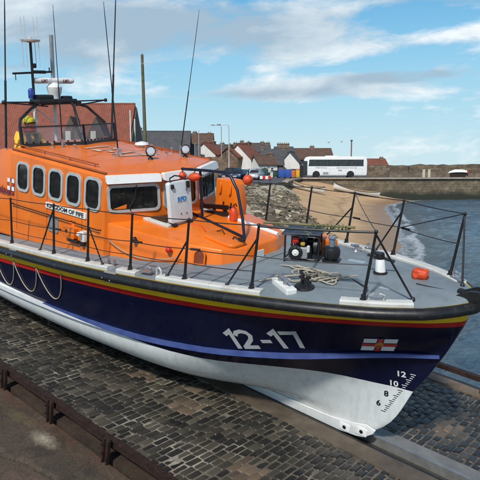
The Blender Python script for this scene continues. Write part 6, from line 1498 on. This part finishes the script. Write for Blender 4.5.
for x_ in (-.6, .6): MB().cbox((x_, 0, .13), (.12, .4, .26), .02).build('foot', M_BLACK, bar)
# ------------------------------------------------------------------- the white coach
bus = thing('coach', 'white single deck coach parked on the quay above the beach', 'coach', Matrix.Translation((15.35, 95.6, ROAD)) @ Matrix.Rotation(R(-3), 4, 'Z'))
bw, bh, bl = 2.5, 3.42, 10.4
mb = MB(); prof = [(-bl/2+.10, .32), (-bl/2, .62), (-bl/2+.02, 1.25), (-bl/2+.30, 2.9), (-bl/2+.62, 3.32), (-bl/2+1.1, bh), (bl/2-.5, bh), (bl/2-.12, 3.3), (bl/2, 2.6), (bl/2, .7), (bl/2-.12, .34)]
mb.prism(prof, lambda u, v, w: Vector((u, w-bw/2, v)), bw); mb.build('body', mat('coach_white', (.74, .74, .73), .32, var=.03, scale=.6, coat=.4, dirt=(.5, .49, .46), dirt_amt=.25), bus, bevel=.10)
M_CG = glassy('coach_glass', (.012, .015, .018), .06)
xs = [-4.15, -2.55, -.95, .65, 2.25, 3.75, 4.55]
for sd in (-1, 1):
    MB().prism([(-4.22, 1.86), (4.6, 1.86), (4.6, 2.92), (-4.02, 2.92)], lambda u, v, w, sd=sd: Vector((u, sd*(bw/2+w), v)), .012).build('window_band', M_RUBBER, bus)
    for a, b_ in zip(xs[:-1], xs[1:]): MB().prism(rrect(b_-a-.07, .98, .08, 3, (a+b_)/2, 2.39), lambda u, v, w, sd=sd: Vector((u, sd*(bw/2+.0125+w), v)), .010).build('window', M_CG, bus)
    for wx in (-2.95, 2.55):
        mb = MB(); ar = [(wx+.60*math.cos(math.pi*k/12), .52+.60*math.sin(math.pi*k/12)) for k in range(13)]+[(wx-.6, .33), (wx+.6, .33)]
        mb.prism(ar, lambda u, v, w, sd=sd: Vector((u, sd*(bw/2+w), v)), .008); mb.build('wheel_arch', M_BLACK, bus); wheel(bus, wx, sd*(bw/2-.12), .50)
    for a, b_ in ((-4.3, -3.65), (-2.1, -.75), (-.7, .65), (.7, 1.85), (3.3, 4.5)):
        MB().ring(rrect(b_-a, 1.0, .04, 2, (a+b_)/2, .96), rrect(b_-a-.03, .97, .03, 2, (a+b_)/2, .96), lambda u, v, w, sd=sd: Vector((u, sd*(bw/2-.004+w), v)), .010).build('locker_hatch', M_GREYMETAL, bus)
    MB().prism(rrect(.9, .42, .03, 2, -1.42, .72), lambda u, v, w, sd=sd: Vector((u, sd*(bw/2+w), v)), .010).build('grille', M_GREYMETAL, bus)
    MB().prism(rrect(.6, .2, .03, 2, .9, 1.18), lambda u, v, w, sd=sd: Vector((u, sd*(bw/2+w), v)), .006).build('notice', M_GREYMETAL, bus)
text_obj('lettering', 'PRENTICE', .30, lambda u, v, w: Vector((-3.05+u, -bw/2-.006-w, 1.50+v)), M_LETTER_NAVY, bus, cuts=0, width=1.75); text_obj('lettering', 'WESTWOOD COACHES', .28, lambda u, v, w: Vector((.25+u, -bw/2-.006-w, 1.50+v)), M_LETTER_NAVY, bus, cuts=0, width=3.3)
MB().prism(rrect(2.2, 1.75, .12, 4, 0, 1.98), lambda u, v, w: Vector((-bl/2+.02+(v-1.25)*.165-w, u, v)) if v > 1.25 else Vector((-bl/2-.0-w, u, v)), .03).build('windscreen', M_CG, bus)
MB().prism(rrect(1.9, .85, .1, 4, 0, 2.45), lambda u, v, w: Vector((bl/2-.005+w, u, v)) if v < 2.6 else Vector((bl/2-.005-(v-2.6)*.17+w, u, v)), .02).build('rear_window', M_CG, bus)
for s in (-1, 1):
    mb = MB(); mb.tube([(-bl/2+.25, s*1.15, 3.0), (-bl/2-.25, s*1.3, 3.0), (-bl/2-.3, s*1.32, 2.7)], .035, 6); mb.cbox((-bl/2-.3, s*1.33, 2.35), (.12, .26, .62), .04); mb.build('mirror', M_BLACK, bus)
    MB().cbox((-bl/2+.02, s*.92, .80), (.10, .36, .24), .04).build('headlight', M_STEEL, bus); MB().cbox((bl/2-.01, s*1.05, 1.1), (.06, .22, .6), .02).build('tail_light', M_RED, bus)
mb = MB(); mb.cbox((-.5, 0, bh+.07), (1.9, 1.5, .14), .05); mb.build('roof_unit', M_WHITE, bus)
MB().cbox((-4.75, -bw/2-.01, 1.55), (.72, .03, 2.3), .02).build('door', M_CG, bus)
gp = MB(); gp.cbox((0, 0, .95), (.55, .5, 1.9), .04); gp.cbox((0, 0, 1.95), (.62, .56, .1), .02); gp.cbox((-.02, -.27, 1.35), (.36, .04, .5), .01); o = gp.build('ticket_kiosk', M_BLACK); o.location = (PX(302.0, 91.6), 92.2, ROAD); tag(o, 'black upright kiosk standing beside the front of the coach', 'kiosk')
# two gulls far off over the roofs
def gull(label, x, y, z, rz, dih):
    t = thing('gull', label, 'gull', Matrix.Translation((x, y, z)) @ Matrix.Rotation(R(rz), 4, 'Z'), 'gulls in the sky over the coach')
    mb = MB(); mb.sweep([(-.24, 0, 0), (-.12, 0, .01), (.05, 0, .015), (.16, 0, .03), (.22, 0, .03), (.27, 0, .02)], [(math.cos(k*.785)*.062, math.sin(k*.785)*.055) for k in range(8)], up=(0, 0, 1), radii=[.3, .8, 1, .75, .6, .15])
    for s in (-1, 1): mb.add([(.08, s*.03, .03), (.10, s*.32, .03+dih), (-.05, s*.66, dih*.5), (-.06, s*.34, .02+dih), (-.10, s*.03, .02)], [(0, 1, 3, 4), (1, 2, 3)], smooth=False)
    mb.add([(-.22, -.02, 0), (-.22, .02, 0), (-.36, .07, 0), (-.36, -.07, 0)], [(0, 1, 2, 3)]); mb.build('body', M_GREYW, t)
gull('left gull of the two flying over the coach', PX(328, 100), 100, 9.3, 30, .18); gull('right gull of the two flying over the coach', PX(341, 104), 104, 9.6, 10, .10)
# =================================================================== sky, sun, camera
SUN_EL, SUN_AZ = R(44), R(198)         # azimuth clockwise from +y: behind the camera, a little to its left
w = bpy.data.worlds.new('World'); scene.world = w; w.use_nodes = True; nt = w.node_tree; bg = nt.nodes['Background']
sk = N(nt, 'ShaderNodeTexSky'); sk.sky_type = 'NISHITA'; sk.sun_disc = False; sk.sun_elevation = SUN_EL; sk.sun_rotation = SUN_AZ; sk.air_density = 1.0; sk.dust_density = .6; sk.ozone_density = 2.0
tc = N(nt, 'ShaderNodeTexCoord'); sx = N(nt, 'ShaderNodeSeparateXYZ'); nt.links.new(tc.outputs['Generated'], sx.inputs[0])
den = mth(nt, 'ADD', mth(nt, 'MAXIMUM', sx.outputs['Z'], 0), .10); cv = N(nt, 'ShaderNodeCombineXYZ'); nt.links.new(mth(nt, 'DIVIDE', sx.outputs['X'], den), cv.inputs['X']); nt.links.new(mth(nt, 'DIVIDE', sx.outputs['Y'], den), cv.inputs['Y'])
def cl(scale, off, detail=8, rough=.58, stretch=(1, 1, 1), dist=0.0):
    mp = N(nt, 'ShaderNodeMapping'); mp.inputs['Location'].default_value = off; mp.inputs['Scale'].default_value = stretch; nt.links.new(cv.outputs[0], mp.inputs['Vector'])
    n = N(nt, 'ShaderNodeTexNoise'); n.inputs['Scale'].default_value = scale; n.inputs['Detail'].default_value = detail; n.inputs['Roughness'].default_value = rough; n.inputs['Distortion'].default_value = dist; nt.links.new(mp.outputs[0], n.inputs['Vector']); return n.outputs['Fac']
ya = mth(nt, 'MAXIMUM', mth(nt, 'ABSOLUTE', sx.outputs['Y']), .08)
U = mth(nt, 'DIVIDE', sx.outputs['X'], ya); Vv = mth(nt, 'DIVIDE', sx.outputs['Z'], ya)
uv = N(nt, 'ShaderNodeCombineXYZ'); nt.links.new(U, uv.inputs['X']); nt.links.new(mth(nt, 'MULTIPLY_ADD', U, -.10, Vv), uv.inputs['Y'])
def wisps(scale, off, stretch, detail=9, rough=.6, dist=.3):
    mp = N(nt, 'ShaderNodeMapping'); mp.inputs['Location'].default_value = off; mp.inputs['Scale'].default_value = stretch; nt.links.new(uv.outputs[0], mp.inputs['Vector'])
    n = N(nt, 'ShaderNodeTexNoise'); n.inputs['Scale'].default_value = scale; n.inputs['Detail'].default_value = detail; n.inputs['Roughness'].default_value = rough; n.inputs['Distortion'].default_value = dist; nt.links.new(mp.outputs[0], n.inputs['Vector']); return n.outputs['Fac']
def bank(u0, v0, su, sv, k, amp):       # one soft cloud bank: a smooth hump in direction space
    du = mth(nt, 'SUBTRACT', U, u0); dv = mth(nt, 'SUBTRACT', mth(nt, 'SUBTRACT', Vv, v0), mth(nt, 'MULTIPLY', du, k))
    a = mth(nt, 'MULTIPLY', du, 1/su); b_ = mth(nt, 'MULTIPLY', dv, 1/sv); e = mth(nt, 'ADD', mth(nt, 'MULTIPLY', a, a), mth(nt, 'MULTIPLY', b_, b_))
    return mth(nt, 'MULTIPLY', mth(nt, 'POWER', 2.718, mth(nt, 'MULTIPLY', e, -1.0)), amp)
n1 = wisps(3.4, (1.3, .4, 0), (1, 3.4, 1)); n2 = wisps(6.5, (4.1, 2.7, 0), (1, 2.6, 1)); n3 = wisps(1.6, (8.2, 5.1, 0), (1, 2.4, 1), 6)
white = [bank(-.36, .262, .20, .030, .05, .16), bank(.33, .212, .24, .018, .16, .30), bank(-.05, .185, .16, .020, .0, .08), bank(-.45, .14, .2, .03, 0, .08)]
grey = [bank(.27, .147, .13, .013, .06, .30), bank(.05, .118, .20, .013, .02, .20), bank(.36, .282, .16, .022, .0, .28), bank(-.14, .225, .34, .050, .0, .26), bank(-.42, .17, .22, .022, .0, .16)]
def total(l):
    r = l[0]
    for q in l[1:]: r = mth(nt, 'ADD', r, q)
    return r
gsum = total(grey); wsum = total(white)
cov = mth(nt, 'ADD', mth(nt, 'ADD', mth(nt, 'MULTIPLY', n1, .95), mth(nt, 'MULTIPLY', n2, .62)), mth(nt, 'ADD', wsum, gsum))
cov = mth(nt, 'ADD', cov, mth(nt, 'MULTIPLY', mth(nt, 'SUBTRACT', n3, .5), .25))
mask = ramp(nt, cov, [(.82, (0, 0, 0)), (.90, (.45, .45, .45)), (1.0, (.94, .94, .94))])
sh_ = mth(nt, 'SUBTRACT', mth(nt, 'MULTIPLY_ADD', n2, 1.1, mth(nt, 'MULTIPLY_ADD', wsum, .6, .12)), mth(nt, 'MULTIPLY', gsum, 2.5))
shade = ramp(nt, sh_, [(.22, (4.0, 5.3, 6.5)), (.56, (7.1, 8.1, 8.8)), (.80, (10.2, 10.7, 10.9))])
grad = ramp(nt, mth(nt, 'MULTIPLY', sx.outputs['Z'], 3.2, clamp=True), [(0, (6.3, 8.4, 9.3)), (.35, (4.1, 7.3, 9.0)), (.9, (1.1, 5.0, 8.8))])
low = mth(nt, 'MULTIPLY_ADD', sx.outputs['Z'], -2.6, 1.45, clamp=True)
tint = mixc(nt, mth(nt, 'MULTIPLY', low, .9), sk.outputs['Color'], grad)
c = mixc(nt, mask, tint, shade); nt.links.new(c, bg.inputs['Color']); bg.inputs['Strength'].default_value = .090
sl = bpy.data.lights.new('sun', 'SUN'); sl.energy = 3.5; sl.angle = R(4); sl.color = (1.0, .955, .885); so = bpy.data.objects.new('sun', sl); COL.objects.link(so)
sd = Vector((math.sin(SUN_AZ)*math.cos(SUN_EL), math.cos(SUN_AZ)*math.cos(SUN_EL), math.sin(SUN_EL))); so.rotation_euler = sd.to_track_quat('Z', 'Y').to_euler(); so.location = (0, 0, 60)
cd = bpy.data.cameras.new('camera'); cd.sensor_width = 36; cd.sensor_fit = 'HORIZONTAL'; cd.lens = 36*580/480; cd.clip_end = 8000; cd.clip_start = .1
co = bpy.data.objects.new('camera', cd); COL.objects.link(co); co.location = (0, 0, CAMZ); co.rotation_euler = (R(90)-math.atan2(240-164.72, 580), 0, 0); scene.camera = co
vs_ = scene.view_settings; vs_.view_transform = 'Standard'; vs_.look = 'None'; vs_.gamma = 1; vs_.use_curve_mapping = False; vs_.exposure = .12
